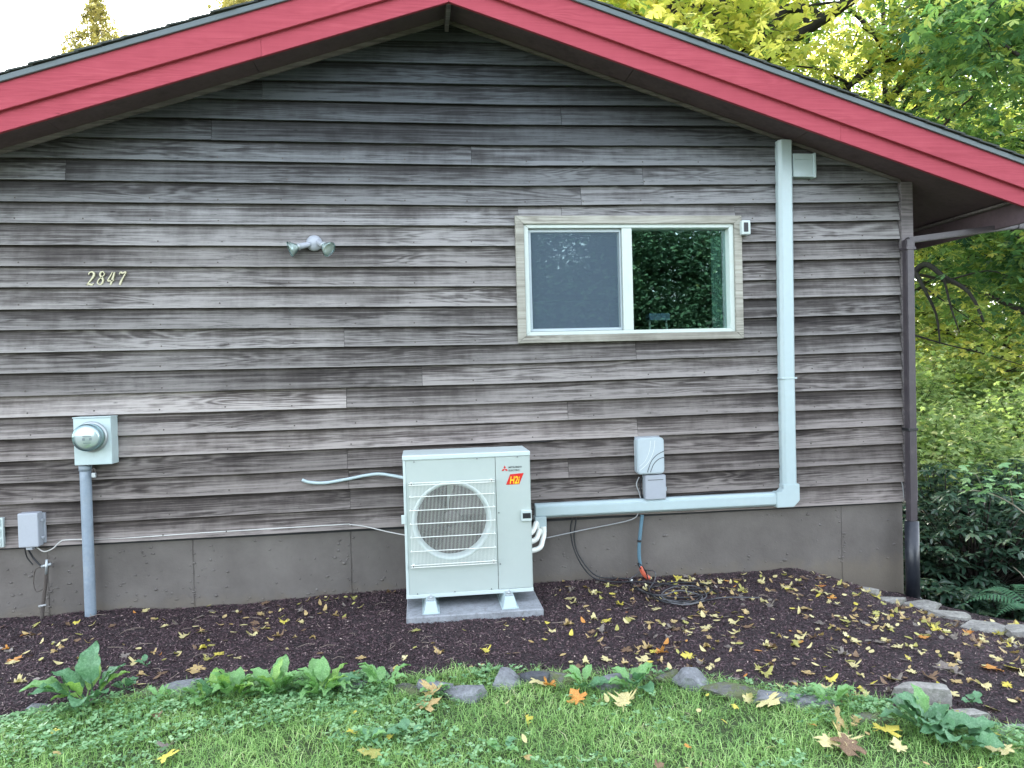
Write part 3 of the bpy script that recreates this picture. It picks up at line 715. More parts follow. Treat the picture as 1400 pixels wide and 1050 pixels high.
# telecom boxes
b1 = thing('cable_box', W(889, 640, -.1), 'grey rounded cable box with curved grooves, upper of the two', 'cable box')
a, b = W(869.5, 599, -.10), W(908, 647, -.10)
def rounded_rect_prism(name, x0, x1, z0, z1, r, y0, y1, mat, parent, bulge=0, bev=.006, seg=6):
    pts = []
    for (cx_, cz_, a0) in ((x1-r, z1-r, 0), (x0+r, z1-r, 90), (x0+r, z0+r, 180), (x1-r, z0+r, 270)):
        for k in range(seg+1):
            t_ = R(a0+90*k/seg); pts.append((cx_+r*math.cos(t_), cz_+r*math.sin(t_)))
    return prism(name, pts, y0, y1, mat, parent, bev)
rounded_rect_prism('cover', a.x, b.x, b.z, a.z, .028, -.115, -.04, M_GREYL, b1, bev=.008)
w_, h_ = b.x-a.x, a.z-b.z
def arc(name, pts, mat, rad=.0022):
    return tube(name, [(a.x+w_*p[0], -.1155, b.z+h_*p[1]) for p in pts], rad, mat, b1, seg=6)
arc('groove', [(.98, .62), (.72, .52), (.52, .36), (.40, .14), (.37, .05)], M_BLACK)
arc('groove', [(.98, .45), (.78, .40), (.60, .27), (.47, .05)], M_BLACK)
arc('ridge', [(.66, .92), (.60, .62), (.40, .32), (.10, .12)], M_WIRE, .0016); arc('ridge', [(.50, .92), (.46, .66), (.30, .38), (.08, .22)], M_WIRE, .0013)
box('backplate', (a.x+.008, b.x-.008), (-.0395, -.03), (b.z+.01, a.z+.012), M_GREYP, b1, bev=.002)
b2_ = thing('junction_box', W(896, 682, -.1), 'pale grey square junction box, lower of the two above the pipe cover', 'junction box')
a2, c2 = W(881, 650, -.095), W(910.5, 682, -.095)
rounded_rect_prism('cover', a2.x, c2.x, c2.z, a2.z, .010, -.105, -.06, M_GREYP, b2_, bev=.005)
rounded_rect_prism('base', a2.x+.004, c2.x-.003, c2.z+.003, a2.z-.002, .008, -.0595, -.032, M_GREYL, b2_, bev=.002)
box('label_strip', (a2.x+.02, c2.x-.02), (-.1065, -.1055), (a2.z-.035, a2.z-.030), M_TXT, b2_)
box('hinge_tab', (c2.x-.002, c2.x+.014), (-.075, -.05), (c2.z+.05, c2.z+.08), M_GREYL, b2_, bev=.003)
for i, (dx, mt) in enumerate(((0, M_BLACK), (-3, M_CABLEG), (3.5, M_BLACK))):
    tag(tube_px('cable', [(877+dx, 652), (875+dx*1.6, 662), (877+dx, 674), (878, 690)], -.045-.006*i, .004, mt, seg=6),
        ['black cable, middle of three beside the small junction box', 'thin grey cable, leftmost of three beside the small junction box', 'black cable, rightmost of three beside the small junction box'][i], 'cable')
# wires
tag(tube_px('wire', [(478, 716.5), (300, 727), (165, 736), (95, 738), (82, 741), (72, 750), (60, 754), (50, 748)], [-.036]*4+[-.04, -.05, -.05, -.06], .0038, M_CABLEW, seg=6), 'white cable stapled along the bottom edge of the left siding', 'cable')
tag(tube_px('wire', [(478, 717), (500, 720), (530, 727), (556, 732)], [-.036, -.05, -.1, -.15], .0036, M_CABLEW, seg=6), 'short white cable dropping from the siding edge to the outdoor unit', 'cable')
tag(tube_px('wire', [(616, 605), (640, 607), (690, 604), (740, 604), (775, 599), (872, 594)], -.037, .0035, M_BLACK, seg=6), 'thin black wire sagging along the siding above the outdoor unit', 'cable')
tag(tube_px('wire', [(912, 689-10), (1000, 673-2), (1062, 667-2)], -.0365, .0028, M_BLACK, seg=6), 'thin black wire along the siding right of the junction box', 'cable')
tag(tube_px('wire', [(1092, 664), (1160, 660), (1225, 656), (1233, 660), (1236, 684)], -.0375, .003, M_CABLEG, seg=6), 'grey wire along the lowest siding board near the right corner', 'cable')
tag(tube_px('hose', [(413, 656), (424, 659.5), (445, 660), (475, 655), (500, 650), (518, 648), (535, 650), (556, 654)], [-.05]*5+[-.07, -.12, -.2], .0105, M_WHITE, seg=10), 'pale blue drain hose reaching left from the outdoor unit', 'hose')
tag(tube_px('wire', [(745, 736), (800, 724), (850, 714), (868, 708), (873, 700)], [-.06, -.03, -.03, -.04, -.05], .004, M_CABLEG, seg=6), 'grey cable drooping over the foundation below the pipe cover', 'cable')
hs = thing('conduit_hose', W(877, 770, -.05), 'blue flexible conduit hanging from the pipe cover with orange tape at its end', 'conduit')
tube_px('hose', [(878, 704), (876, 722), (874, 745), (874, 762), (876, 776)], -.045, .0125, M_BLUET, hs, seg=10)
tube_px('band', [(874, 738), (874, 741)], -.045, .0145, M_BLACK, hs, seg=10, n=0)
tube_px('tape', [(875.5, 774), (879, 783), (887, 791)], -.05, [.012, .015, .019], M_ORANGE, hs, seg=10)
# coiled cables
M_CABLED = paint('dark_grey_cable', (.10, .10, .105), .45, .2, 8)
def gp(px, py, up=.022):
    p = ground_at(px, py); p.z += up; return p
coil = thing('coiled_cable', gp(900, 815, 0), 'tangle of coiled black and grey cables on the mulch below the junction box', 'cable')
tube('cable_run', [W(783, 708, -.03), W(780, 724, -.03), W(784, 748, -.04), W(795, 772, -.06), W(812, 790, -.10), gp(840, 800), gp(880, 800), gp(930, 806), gp(957, 815), gp(950, 826), gp(915, 829), gp(893, 820), gp(885, 806)], .0052, M_BLACK, coil, seg=6)
tube('cable_run', [W(788, 708, -.03), W(785, 735, -.03), W(792, 760, -.05), W(815, 787, -.1), gp(850, 795), gp(868, 797), gp(864, 806), gp(893, 818), gp(940, 822), gp(972, 813), gp(962, 803), gp(920, 801), gp(890, 808)], .0052, M_BLACK, coil, seg=6)
tube('cable_run', [gp(860, 797), gp(880, 790, .05), W(895, 782, -.15), gp(895, 800, .03), gp(888, 812), gp(905, 826), gp(940, 831), gp(966, 820), gp(950, 806), gp(918, 808), gp(905, 820), gp(935, 832), gp(985, 822), gp(1040, 822)], .0040, M_CABLED, coil, seg=6)
tube('cable_run', [W(876, 778, -.06), W(872, 770, -.07), W(880, 776, -.1), gp(886, 795, .02), gp(890, 815), gp(925, 826), gp(975, 824), gp(978, 812), gp(940, 809)], .0042, M_BLACK, coil, seg=6)
tube('cable_run', [gp(862, 798, .02), gp(880, 812, .015), gp(905, 817, .015), gp(930, 812), gp(960, 820), gp(945, 830), gp(905, 824)], .0050, M_CABLED, coil, seg=6)
lathe('connector', [(.006, 0), (.007, .012), (.004, .028)], gp(861, 798, .01), (.5, -.3, .6), M_WIRE, coil, 8)
# meter
mt_ = thing('electric_meter', W(130, 636, -.05), 'square grey electric meter box with a round glass meter', 'electric meter')
mY = -.14
a, b = W(99.5, 572.5, mY), W(153.5, 634.5, mY)
box('box', (a.x, b.x), (mY, -.032), (b.z, a.z), M_METER, mt_, bev=.004)
box('lid_lip', (a.x-.003, b.x+.003), (mY-.004, -.0325), (a.z+.0005, a.z+.008), M_METER, mt_, bev=.002)
mc = W(126, 597, mY)
lathe('meter_ring', [(.095, 0), (.097, .012), (.090, .020), (.083, .022)], mc, (0, -1, 0), M_GAL, mt_, 36)
lathe('meter_body', [(.080, .02), (.080, .062), (.074, .070), (.02, .071)], mc, (0, -1, 0), M_GREYL, mt_, 36)
lathe('glass_cover', [(.084, .022), (.084, .085), (.078, .096), (.06, .101), (.01, .103)], mc, (0, -1, 0), M_CLEAR, mt_, 36)
lathe('dial_plate', [(.068, .0712), (.068, .0735), (.004, .074)], mc, (0, -1, 0), M_DIAL, mt_, 30)
bm = bmesh.new()
for (dx, dz, w2, h2) in ((0, .030, .036, .010), (0, .008, .05, .005), (-.02, -.010, .016, .016), (.02, -.010, .016, .016), (0, -.034, .045, .005), (0, -.045, .03, .004)):
    bbox(bm, (mc.x+dx-w2/2, mc.x+dx+w2/2), (mc.y-.0760, mc.y-.0748), (mc.z+dz-h2/2, mc.z+dz+h2/2))
from_bm('dial_print', bm, M_GREYP, mt_)
lk = thing('padlock', W(128, 648, -.13), 'small padlock hanging under the electric meter box', 'padlock')
p = W(128.5, 648, -.125); box('body', (p.x-.012, p.x+.012), (-.135, -.118), (p.z-.022, p.z+.008), M_GAL, lk, bev=.003)
tube('shackle', [(p.x-.008, -.126, p.z+.006), (p.x-.008, -.126, p.z+.026), (p.x, -.126, p.z+.034), (p.x+.008, -.126, p.z+.026), (p.x+.008, -.126, p.z+.006)], .003, M_RUST, lk, seg=8)
cd = thing('service_conduit', W(125, 846, -.08), 'blue grey vertical conduit from the meter box down into the soil', 'conduit')
pt = W(116.5, 637, -.085); pb_ = W(124.5, 855, -.085)
tube('pipe', [pt, pt.lerp(pb_, .5), pb_], .033, M_CONDUIT, cd, seg=20, n=4)
tube('collar', [pt+Vector((0, 0, .004)), pt-Vector((0, 0, .03))], .037, M_CONDUIT, cd, seg=20, n=0)
# small utility box at left, outlet cover, ground clamp
ub = thing('utility_box', W(40, 748, -.07), 'grey plastic utility box with a hinged lid at the lower left wall', 'utility box')
a, b = W(25, 702, -.10), W(54.5, 747, -.10)
box('cover', (a.x, b.x), (-.115, -.05), (b.z, a.z), M_GREYP, ub, bev=.006)
box('backplate', (a.x-.008, b.x+.012), (-.0495, -.032), (b.z+.012, a.z-.012), M_GREYP, ub, bev=.002)
for i in (-1, 1): box('latch', (b.x+.0005, b.x+.014), (-.085, -.062), ((a.z+b.z)/2+i*.055-.008, (a.z+b.z)/2+i*.055+.008), M_GREYP, ub, bev=.002)
box('gland', (a.x+.035, b.x-.045), (-.10, -.065), (b.z-.02, b.z-.0005), M_GREYP, ub, bev=.003)
oc = thing('outlet_cover', W(0, 746, -.04), 'white outlet cover at the left edge of the siding', 'outlet cover')
a, b = W(-22, 709, -.05), W(6, 748, -.05)
box('plate', (a.x, b.x), (-.058, -.032), (b.z, a.z), M_ACTOP, oc, bev=.003)
for i in range(3):
    zc = b.z+(a.z-b.z)*(i+.5)/3; box('flap', (a.x+.02, b.x-.012), (-.066, -.0585), (zc-.024, zc+.024), M_ACTOP, oc, bev=.003)
gr_ = thing('ground_rod', W(57, 842, -.05), 'rusty grounding pipe with a clamp below the utility box', 'grounding pipe')
tube_px('pipe', [(64, 770), (62, 800), (60, 815), (57, 850)], -.06, .011, M_RUST, gr_, seg=10)
tube_px('clamp', [(57, 775), (70, 771)], -.07, .010, M_GAL, gr_, seg=8, n=0); tube_px('clamp', [(64, 765), (63, 785)], -.078, .008, M_GAL, gr_, seg=8, n=0)
tube_px('strap', [(53, 829), (63, 827)], -.068, .007, M_CABLEG, gr_, seg=8, n=0)
tag(tube_px('cable', [(38, 750), (45, 762), (52, 770), (57, 775)], [-.08, -.06, -.06, -.06], .006, M_BLACK, seg=8), 'thick black cable from the utility box to the ground clamp', 'cable')
tag(tube_px('cable', [(34, 750), (37, 762), (45, 772)], [-.08, -.04, -.03], .004, M_BLACK, seg=8), 'thin black cable left of the thick one under the utility box', 'cable')
tag(tube_px('cable', [(55, 775), (48, 780), (46, 798), (50, 809), (58, 806)], [-.07, -.05, -.04, -.05, -.05], .003, M_RUST, seg=8), 'looped bare wire hanging beside the grounding pipe', 'wire')
# downspout
dsp = thing('downspout', W(1246, 815, -.08), 'brown downspout at the right corner ending in a black drain pipe', 'downspout')
dt, dm, db = W(1241.5, 332, -.09), W(1244.5, 500, -.09), W(1246.5, 712, -.09)
def rect_pipe(name, pts, w_, d_, mat, parent):
    V = []; Fc = []
    for i, p in enumerate(pts):
        d = (pts[min(i+1, len(pts)-1)]-pts[max(i-1, 0)]).normalized(); y = Vector((0, 1, 0)); s = d.cross(y).normalized(); y2 = s.cross(d)
        for a_, b_ in ((-1, -1), (1, -1), (1, 1), (-1, 1)): V.append(p+s*a_*w_/2+y2*b_*d_/2)
    for i in range(len(pts)-1):
        for j in range(4): Fc.append((i*4+j, i*4+(j+1) % 4, (i+1)*4+(j+1) % 4, (i+1)*4+j))
    Fc += [(3, 2, 1, 0), tuple(len(V)-4+j for j in range(4))]
    o = mesh(name, V, Fc, mat, parent); bz = bmesh.new(); bz.from_mesh(o.data); bmesh.ops.recalc_face_normals(bz, faces=bz.faces); bmesh.ops.bevel(bz, geom=list(bz.edges), offset=.006, segments=2, affect='EDGES'); bz.to_mesh(o.data); bz.free(); return o
rect_pipe('pipe', [dt, db], .062, .055, M_BROWNP, dsp)
rect_pipe('elbow', [dt+Vector((0, 0, -.04)), dt+Vector((.0, 0, .022))], .068, .060, M_BROWNP, dsp)
q0 = dt+Vector((-.01, .0, .016)); q1 = W(1394, 308, -.09)
rect_pipe('lateral_pipe', [q0, q1], .044, .050, M_BROWNP, dsp)
rect_pipe('outlet', [q1+Vector((0, 0, -.03)), q1+Vector((.01, 0, .10))], .07, .06, M_BROWNP, dsp)
for py_ in (340, 587): p = W(1242+ (3 if py_ > 400 else 0), py_, -.09); box('band', (p.x-.038, p.x+.038), (-.122, -.045), (p.z-.010, p.z+.010), M_BLACK if py_ > 400 else M_BROWNP, dsp, bev=.002)
bt, bb = W(1246.5, 712, -.09), W(1248.5, 826, -.09)
tube('drain_pipe', [bt, bb], .048, M_PIPEB, dsp, seg=24, n=0)
p = W(1248.3, 817, -.09); tube('pipe_rim', [p, p-Vector((0, 0, .014))], .056, M_CABLEG, dsp, seg=24, n=0)

# ---------------------------------------------------------------- outdoor unit
AX0, AX1, AZ0, AZ1, AY0, AY1 = -.118, .662, .135, 1.0, -.50, -.18
pad = tag(box('concrete_pad', (-.120, .705), (-.655, -.17), (-.02, .058), M_PAD, bev=.006, seg=1), 'light grey concrete pad under the outdoor unit', 'concrete pad')
ac = thing('outdoor_unit', (.27, -.34, .06), 'white heat pump outdoor unit with round fan grille on a concrete pad', 'heat pump')
# front with a round opening: build as ring of quads between circle and rectangle
fx, fz = W(618, 712, AY0).x, W(618, 712, AY0).z; FR = .240
SX = AX0+.015; seamx = W(679, 700, AY0).x
bm = bmesh.new(); seg = 64; cv_ = []; rv = []
rx0, rx1, rz0, rz1 = AX0+.018, seamx-.002, AZ0+.012, AZ1-.030
for k in range(seg):
    t_ = 2*math.pi*k/seg; dx, dz = math.cos(t_), math.sin(t_)
    cv_.append(bm.verts.new((fx+FR*dx, AY0, fz+FR*dz)))
    sc_ = min(((rx1-fx) if dx > 0 else (fx-rx0))/max(abs(dx), 1e-6), ((rz1-fz) if dz > 0 else (fz-rz0))/max(abs(dz), 1e-6))
    rv.append(bm.verts.new((fx+sc_*dx, AY0, fz+sc_*dz)))
in_ = [bm.verts.new((fx+(FR-.012)*math.cos(2*math.pi*k/seg), AY0+.02, fz+(FR-.012)*math.sin(2*math.pi*k/seg))) for k in range(seg)]
in2 = [bm.verts.new((fx+(FR-.016)*math.cos(2*math.pi*k/seg), AY0+.10, fz+(FR-.016)*math.sin(2*math.pi*k/seg))) for k in range(seg)]
for k in range(seg):
    k2 = (k+1) % seg
    bm.faces.new((cv_[k], rv[k], rv[k2], cv_[k2])); bm.faces.new((in_[k], cv_[k], cv_[k2], in_[k2])); bm.faces.new((in2[k], in_[k], in_[k2], in2[k2]))
# corners of the rectangle
for (sx_, sz_) in ((rx0, rz0), (rx1, rz0), (rx1, rz1), (rx0, rz1)):
    near_v = sorted(rv, key=lambda v_: (v_.co.x-sx_)**2+(v_.co.z-sz_)**2)[:2]
    cvx = bm.verts.new((sx_, AY0, sz_)); 
    try: bm.faces.new((near_v[0], cvx, near_v[1]))
    except ValueError: pass
bmesh.ops.recalc_face_normals(bm, faces=bm.faces)
o = from_bm('front_panel', bm, M_AC, ac)
box('service_panel', (seamx+.001, AX1-.001), (AY0-.002, AY0+.02), (AZ0+.014, AZ1-.030), M_AC, ac, bev=.002)
box('side_panel', (AX0, AX0+.017), (AY0-.003, AY1), (AZ0+.004, AZ1-.030), M_ACTOP, ac, bev=.003)
box('side_panel', (AX1-.0008, AX1+.004), (AY0+.001, AY1), (AZ0+.010, AZ1-.030), M_AC, ac, bev=.001)
box('back_panel', (AX0+.018, AX1-.001), (AY1-.015, AY1), (AZ0+.01, AZ1-.03), M_FANIN, ac)
box('top_lid', (AX0-.003, AX1+.006), (AY0-.007, AY1+.006), (AZ1-.0295, AZ1+.002), M_ACTOP, ac, bev=.007, seg=3)
box('base_tray', (AX0-.001, AX1+.005), (AY0-.005, AY1+.003), (AZ0-.012, AZ0+.0115), M_ACTOP, ac, bev=.002)
box('coil', (AX0+.02, seamx-.01), (AY1-.07, AY1-.02), (AZ0+.02, AZ1-.04), M_FANIN, ac)
box('partition', (seamx-.008, seamx-.003), (AY0+.005, AY1-.016), (AZ0+.02, AZ1-.04), M_DARK, ac)
# fan
fan = tag(bpy.data.objects.new('fan', None)); COL.objects.link(fan); fan.parent = ac; fan.location = Vector((fx, AY0+.09, fz))-ac.location
lathe('hub', [(.055, 0), (.055, .045), (.045, .055), (.01, .058)], (fx, AY0+.13, fz), (0, -1, 0), M_FAN, fan, 24)
for k in range(3):
    V = []; Fc = []; nb = 8
    for i in range(nb+1):
        for j in range(7):
            rr = .05+.185*j/6; ang = R(120*k+15)+(i/nb)*R(88)*(1-.15*j/6)-.25*j/6
            V.append((fx+rr*math.cos(ang), AY0+.085+.05*(i/nb)*(1-.3*j/6), fz+rr*math.sin(ang)))
    for i in range(nb):
        for j in range(6): q_ = i*7+j; Fc.append((q_, q_+1, q_+8, q_+7))
    mesh('blade', V, Fc, M_FAN, fan, True)
box('motor_bracket', (fx-.02, fx+.02), (AY0+.15, AY0+.17), (AZ0+.03, AZ1-.05), M_GAL, ac)
lathe('bell_mouth', [(FR-.010, -.03), (FR-.004, .006), (FR+.004, .011), (FR+.016, .008), (FR+.022, -.001)], (fx, AY0, fz), (0, -1, 0), M_ACTOP, ac, 64) if 0 else None
V = []; Fc = []
for r_, y_ in ((FR-.026, .05), (FR-.020, .014), (FR-.010, -.004), (FR-.001, -.006), (FR+.005, -.0004)):
    for k in range(64): V.append((fx+r_*math.cos(2*math.pi*k/64), AY0+y_, fz+r_*math.sin(2*math.pi*k/64)))
for i in range(4):
    for k in range(64): Fc.append((i*64+k, i*64+(k+1) % 64, (i+1)*64+(k+1) % 64, (i+1)*64+k))
mesh('bell_mouth', V, Fc, M_ACTOP, ac, True)
# grille: verticals and horizontals
gtl, gbr = W(559.5, 660, AY0-.03), W(678, 772, AY0-.03)
gx0, gx1, gz1, gz0 = gtl.x, gbr.x, W(620, 658, AY0-.03).z, W(620, 773, AY0-.03).z
gril = tag(bpy.data.objects.new('fan_grille', None)); COL.objects.link(gril); gril.parent = ac; gril.location = Vector((fx, AY0-.03, fz))-ac.location
nv = 62; wme = None; yg = AY0-.030
def small_rod(r, L, axis, seg_=6):
    V = []; Fc = []
    for s_e in (-.5, .5):
        for k in range(seg_):
            t_ = 2*math.pi*k/seg_
            V.append((r*math.cos(t_), r*math.sin(t_), s_e*L) if axis == 'z' else (s_e*L, r*math.cos(t_), r*math.sin(t_)))
    for k in range(seg_): Fc.append((k, (k+1) % seg_, seg_+(k+1) % seg_, seg_+k))
    me = bpy.data.meshes.new('rod'); me.from_pydata(V, [], Fc); me.shade_smooth(); me.materials.append(M_WIRE); return me
vme = small_rod(.0009, gz1-gz0, 'z'); hme = small_rod(.0028, gx1-gx0+.01, 'x')
go = origin(gril)
for i in range(nv):
    o = link('wire_upright', vme, gril); o.location = Vector((gx0+.004+(gx1-gx0-.008)*i/(nv-1), yg, (gz0+gz1)/2))-go
hz_list = [gz1-.0, gz1-.014, gz0+.0, gz0+.014]+[gz1-(gz1-gz0)*f_ for f_ in (.165, .325, .485, .645, .81)]
for z_ in hz_list:
    o = link('wire_crossbar', hme, gril); o.location = Vector(((gx0+gx1)/2, yg-.004, z_))-go
for z_ in hz_list[4:]:
    for x_ in (gx0+.001, gx1-.001):
        V, Fc = tube_data([Vector((x_, yg-.004, z_)), Vector((x_, AY0+.001, z_))], .003, 6); mesh('wire_stay', V, Fc, M_WIRE, gril)
for z_ in (gz1-.007, gz0+.007):
    for x_ in (gx0+.012, gx1-.012):
        lathe('grille_clip', [(.010, 0), (.010, .026), (.004, .034)], (x_, AY0, z_), (0, -1, 0), M_WIRE, gril, 10)
        lathe('screw', [(.004, .0345), (.004, .037)], (x_, AY0, z_), (0, -1, 0), M_BLACK, gril, 8)
# handles, screws, badges
a, b = W(712.5, 697.5, AY0-.012), W(727, 712, AY0-.012)
hd = box('handle', (a.x, b.x), (AY0-.018, AY0-.0025), (b.z, a.z), M_ACTOP, ac, bev=.004)
box('recess', (a.x+.008, b.x-.006), (AY0-.0195, AY0-.0185), (b.z+.018, a.z-.018), M_BLACK, hd)
a, b = W(549.5, 704, AY0), W(556, 716, AY0)
box('handle', (a.x-.004, b.x-.004), (AY0-.012, AY0-.0035), (b.z, a.z), M_ACTOP, ac, bev=.003)
for px_, py_ in ((566, 631.5), (652, 627), (707, 624.5), (682, 701), (684, 771), (571, 812), (622, 809), (672, 805), (560, 680)):
    p = W(px_, py_, AY0-.003); lathe('screw', [(.004, 0), (.004, .0035), (.002, .0045)], (p.x, AY0-.0025 if py_ > 640 else AY0-.007, p.z), (0, -1, 0), M_TXT, ac, 8)
badge = tag(bpy.data.objects.new('badge', None)); COL.objects.link(badge); badge.parent = ac; badge.location = Vector((.56, AY0-.003, .93))-ac.location
def flat_poly(name, pts, y, mat, parent, th=.001): return prism(name, pts, y-th, y, mat, parent)
yB = AY0-.0022
def P2(px, py): q_ = W(px, py, yB); return (q_.x, q_.z)
def rhomb(cx_, cz_, ang, L_, wd):
    d = (math.cos(ang), math.sin(ang)); n_ = (-d[1], d[0])
    return [(cx_, cz_), (cx_+d[0]*L_/2+n_[0]*wd, cz_+d[1]*L_/2+n_[1]*wd), (cx_+d[0]*L_, cz_+d[1]*L_), (cx_+d[0]*L_/2-n_[0]*wd, cz_+d[1]*L_/2-n_[1]*wd)]
c_ = P2(690, 641.3)
for an_ in (90, 210, 330): flat_poly('emblem_diamond', rhomb(c_[0], c_[1], R(an_), .0215, .0065), yB, M_REDL, badge)
flat_poly('badge_plate', [P2(691.8, 662.8), P2(697.5, 648.5), P2(716, 646.5), P2(710, 661.8)], yB, M_REDL, badge)
flat_poly('badge_plate', [P2(693, 662.0), P2(698.2, 649.2), P2(715, 647.2), P2(709.4, 661.0)], yB-.0012, M_REDL, badge)
def text(name, body, loc, size, mat, parent, shear=0, bold=0.0, sx=1.0):
    cu = bpy.data.curves.new(name, 'FONT'); cu.body = body; cu.size = size; cu.extrude = .0003; cu.shear = shear; cu.offset = bold
    ob = bpy.data.objects.new(name, cu); COL.objects.link(ob); dg = bpy.context.evaluated_depsgraph_get()
    me = bpy.data.meshes.new_from_object(ob.evaluated_get(dg)); bpy.data.objects.remove(ob)
    me.transform(Matrix.Rotation(math.pi/2, 4, 'X') @ Matrix.Diagonal((sx, 1, 1, 1))); me.materials.append(mat)
    o = bpy.data.objects.new(name, me); COL.objects.link(o); o.parent = parent; o.location = Vector(loc)-origin(parent); return o
p = W(695.3, 640.0, yB-.001); text('lettering', 'MITSUBISHI', p, .0150, M_TXT, badge, bold=.0003, sx=1.08)
p = W(695.3, 644.3, yB-.001); text('lettering', 'ELECTRIC', p, .0150, M_TXT, badge, bold=.0003, sx=1.08)
p = W(696.5, 661.3, yB-.003); text('lettering', 'H2i', p, .064, M_YEL, badge, shear=.22, bold=.0012, sx=.66)
# feet
for px_ in (589.5, 698):
    p = W(px_, 835, -.62); ft = tag(bpy.data.objects.new('foot', None)); COL.objects.link(ft); ft.parent = ac; ft.location = Vector((p.x, -.4, .06))-ac.location
    V = []
    for z_, hw, ya, yb_ in ((.0585, .043, -.615, -.20), (.125, .028, -.590, -.215)):
        V += [(p.x-hw, ya, z_), (p.x+hw, ya, z_), (p.x+hw, yb_, z_), (p.x-hw, yb_, z_)]
    mesh('foot_block', V, [(3, 2, 1, 0), (4, 5, 6, 7), (0, 1, 5, 4), (1, 2, 6, 5), (2, 3, 7, 6), (3, 0, 4, 7)], M_WHITE, ft)
    box('foot_flange', (p.x-.052, p.x+.052), (-.625, -.19), (.0582, .066), M_WHITE, ft, bev=.002)
    box('rail', (p.x-.020, p.x+.020), (-.575, -.21), (.1255, .1340), M_GAL, ft, bev=.002)
    lathe('bolt', [(.010, 0), (.010, .009), (.005, .010), (.005, .022)], (p.x, -.555, .1345), (0, 0, 1), M_GAL, ft, 6)
# ---------------------------------------------------------------- edging stones
def stone_mat(name, base, moss=0.0):
    t = NT(name); co = t.n('ShaderNodeTexCoord').outputs['Object']; oi = t.n('ShaderNodeObjectInfo')
    a = t.noise(co, 9, 9, .7); b = t.noise(co, 45, 7, .75)
    c = t.ramp(t.math('ADD', t.math('MULTIPLY', a, .6), t.math('MULTIPLY', b, .4)), [(.36, tuple(x*.45 for x in base)), (.52, base), (.66, tuple(x*1.5 for x in base))])
    c = t.mix('MIX', t.ramp(t.noise(co, 16, 6, .7), [(.56-moss*.3, 0.0), (.62-moss*.2, .85 if moss else .35)]), c, (.10, .12, .04) if moss else (.10, .12, .08))
    t.bump(b, .8, .012); return t.set(Base_Color=c, Roughness=.88)
M_STONE = stone_mat('grey_stone', (.21, .22, .23)); M_STONEM = stone_mat('mossy_stone', (.15, .15, .14), .5); M_STONEL = stone_mat('pale_flagstone', (.31, .30, .27))
def stone(px, py, w_, d_, h_, label, mat, lift=.0, rot=None, flat=False, world=None):
    if not flat: w_ *= 1.25; d_ *= 1.15; h_ *= .85
    p = ground_at(px, py) if world is None else Vector(world)
    bm = bmesh.new(); bmesh.ops.create_cube(bm, size=2)
    bmesh.ops.subdivide_edges(bm, edges=bm.edges, cuts=6, use_grid_fill=True); sd = random.uniform(0, 99)
    cuts = [(Vector((random.gauss(0, 1), random.gauss(0, 1), random.gauss(0, .5 if not flat else .15))).normalized(), random.uniform(.62, .95)) for _ in range(9)]
    for v_ in bm.verts:
        c = v_.co.copy(); c = c.lerp(c.normalized()*1.25, .45 if not flat else .2)
        for n_, d0 in cuts:
            k = c.dot(n_)-d0
            if k > 0: c -= n_*k*.92
        c += c.normalized()*(.07*mnoise.noise(c*1.7+Vector((sd, 0, 0)))+.035*mnoise.noise(c*5+Vector((0, sd, 0))))
        v_.co = Vector((c.x*w_/2, c.y*d_/2, c.z*h_/2))
    bmesh.ops.recalc_face_normals(bm, faces=bm.faces)
    o = from_bm('edging_stone', bm, mat, None, True)
    try: o.data.set_sharp_from_angle(angle=R(32))
    except Exception: pass
    o.location = p+Vector((0, 0, h_*.02+lift)); o.rotation_euler = (random.uniform(-.15, .15), random.uniform(-.15, .15), random.uniform(-.5, .5) if rot is None else rot)
    return tag(o, label, 'stone', 'stones edging the mulch bed')
G, Mo, Lt = M_STONE, M_STONEM, M_STONEL
stone(50, 972, .10, .08, .06, 'small grey stone at the left end of the edging, beside the largest weed', G)
stone(245, 945, .18, .11, .09, 'grey stone between the large weed and the left rosette plant', G)
stone(205, 950, .10, .08, .05, 'small dark stone just left of the grey stone between the two leafy plants', Mo)
stone(480, 941, .15, .10, .07, 'flat bluish grey stone behind the right end of the rosette plants', G)
stone(561, 945, .12, .09, .07, 'low grey stone just left of the pointed bluish stone with the tan leaf pile', Mo)
stone(595, 942, .13, .10, .11, 'pointed bluish grey stone above the tan pile of dead leaves', G)
stone(634, 952, .16, .11, .09, 'dark slate coloured stone just right of the tan pile of dead leaves', G)
stone(694, 934, .12, .10, .11, 'upright grey stone left of the black rounded stone', G)
stone(733, 932, .15, .11, .10, 'rounded blackish stone near the middle of the edging', stone_mat('dark_stone', (.075, .08, .09)))
stone(772, 930, .19, .12, .10, 'long mossy stone right of the blackish rounded stone', Mo)
stone(838, 938, .20, .13, .11, 'large pale bluish stone with a green weed growing against its front', G)
stone(874, 928, .14, .10, .09, 'grey brown stone behind the leafy sprig in the middle of the edging', Mo)
stone(908, 930, .12, .09, .08, 'small brownish stone left of the pointed pale grey stone', Mo)
stone(948, 936, .14, .11, .13, 'pointed pale grey stone right of the leafy sprig', G, .01)
stone(1004, 950, .22, .12, .07, 'long low stone with dry grass in front of it', Mo)
stone(1058, 958, .19, .11, .07, 'flat bluish grey stone above the pale cream maple leaf', G)
stone(1120, 966, .20, .11, .08, 'grey lumpy stone with a small green weed at its left', G)
stone(1185, 985, .17, .10, .06, 'low dull stone left of the triangular flagstone, behind the cream leaves', Mo)
stone(1256, 958, .24, .12, .09, 'triangular grey flagstone tilted up behind the green broad leaved weed', Lt, .02, -.35, True)
stone(1312, 985, .21, .11, .05, 'flat grey flagstone to the right of the green broad leaved weed', Lt, .01, -.2, True)
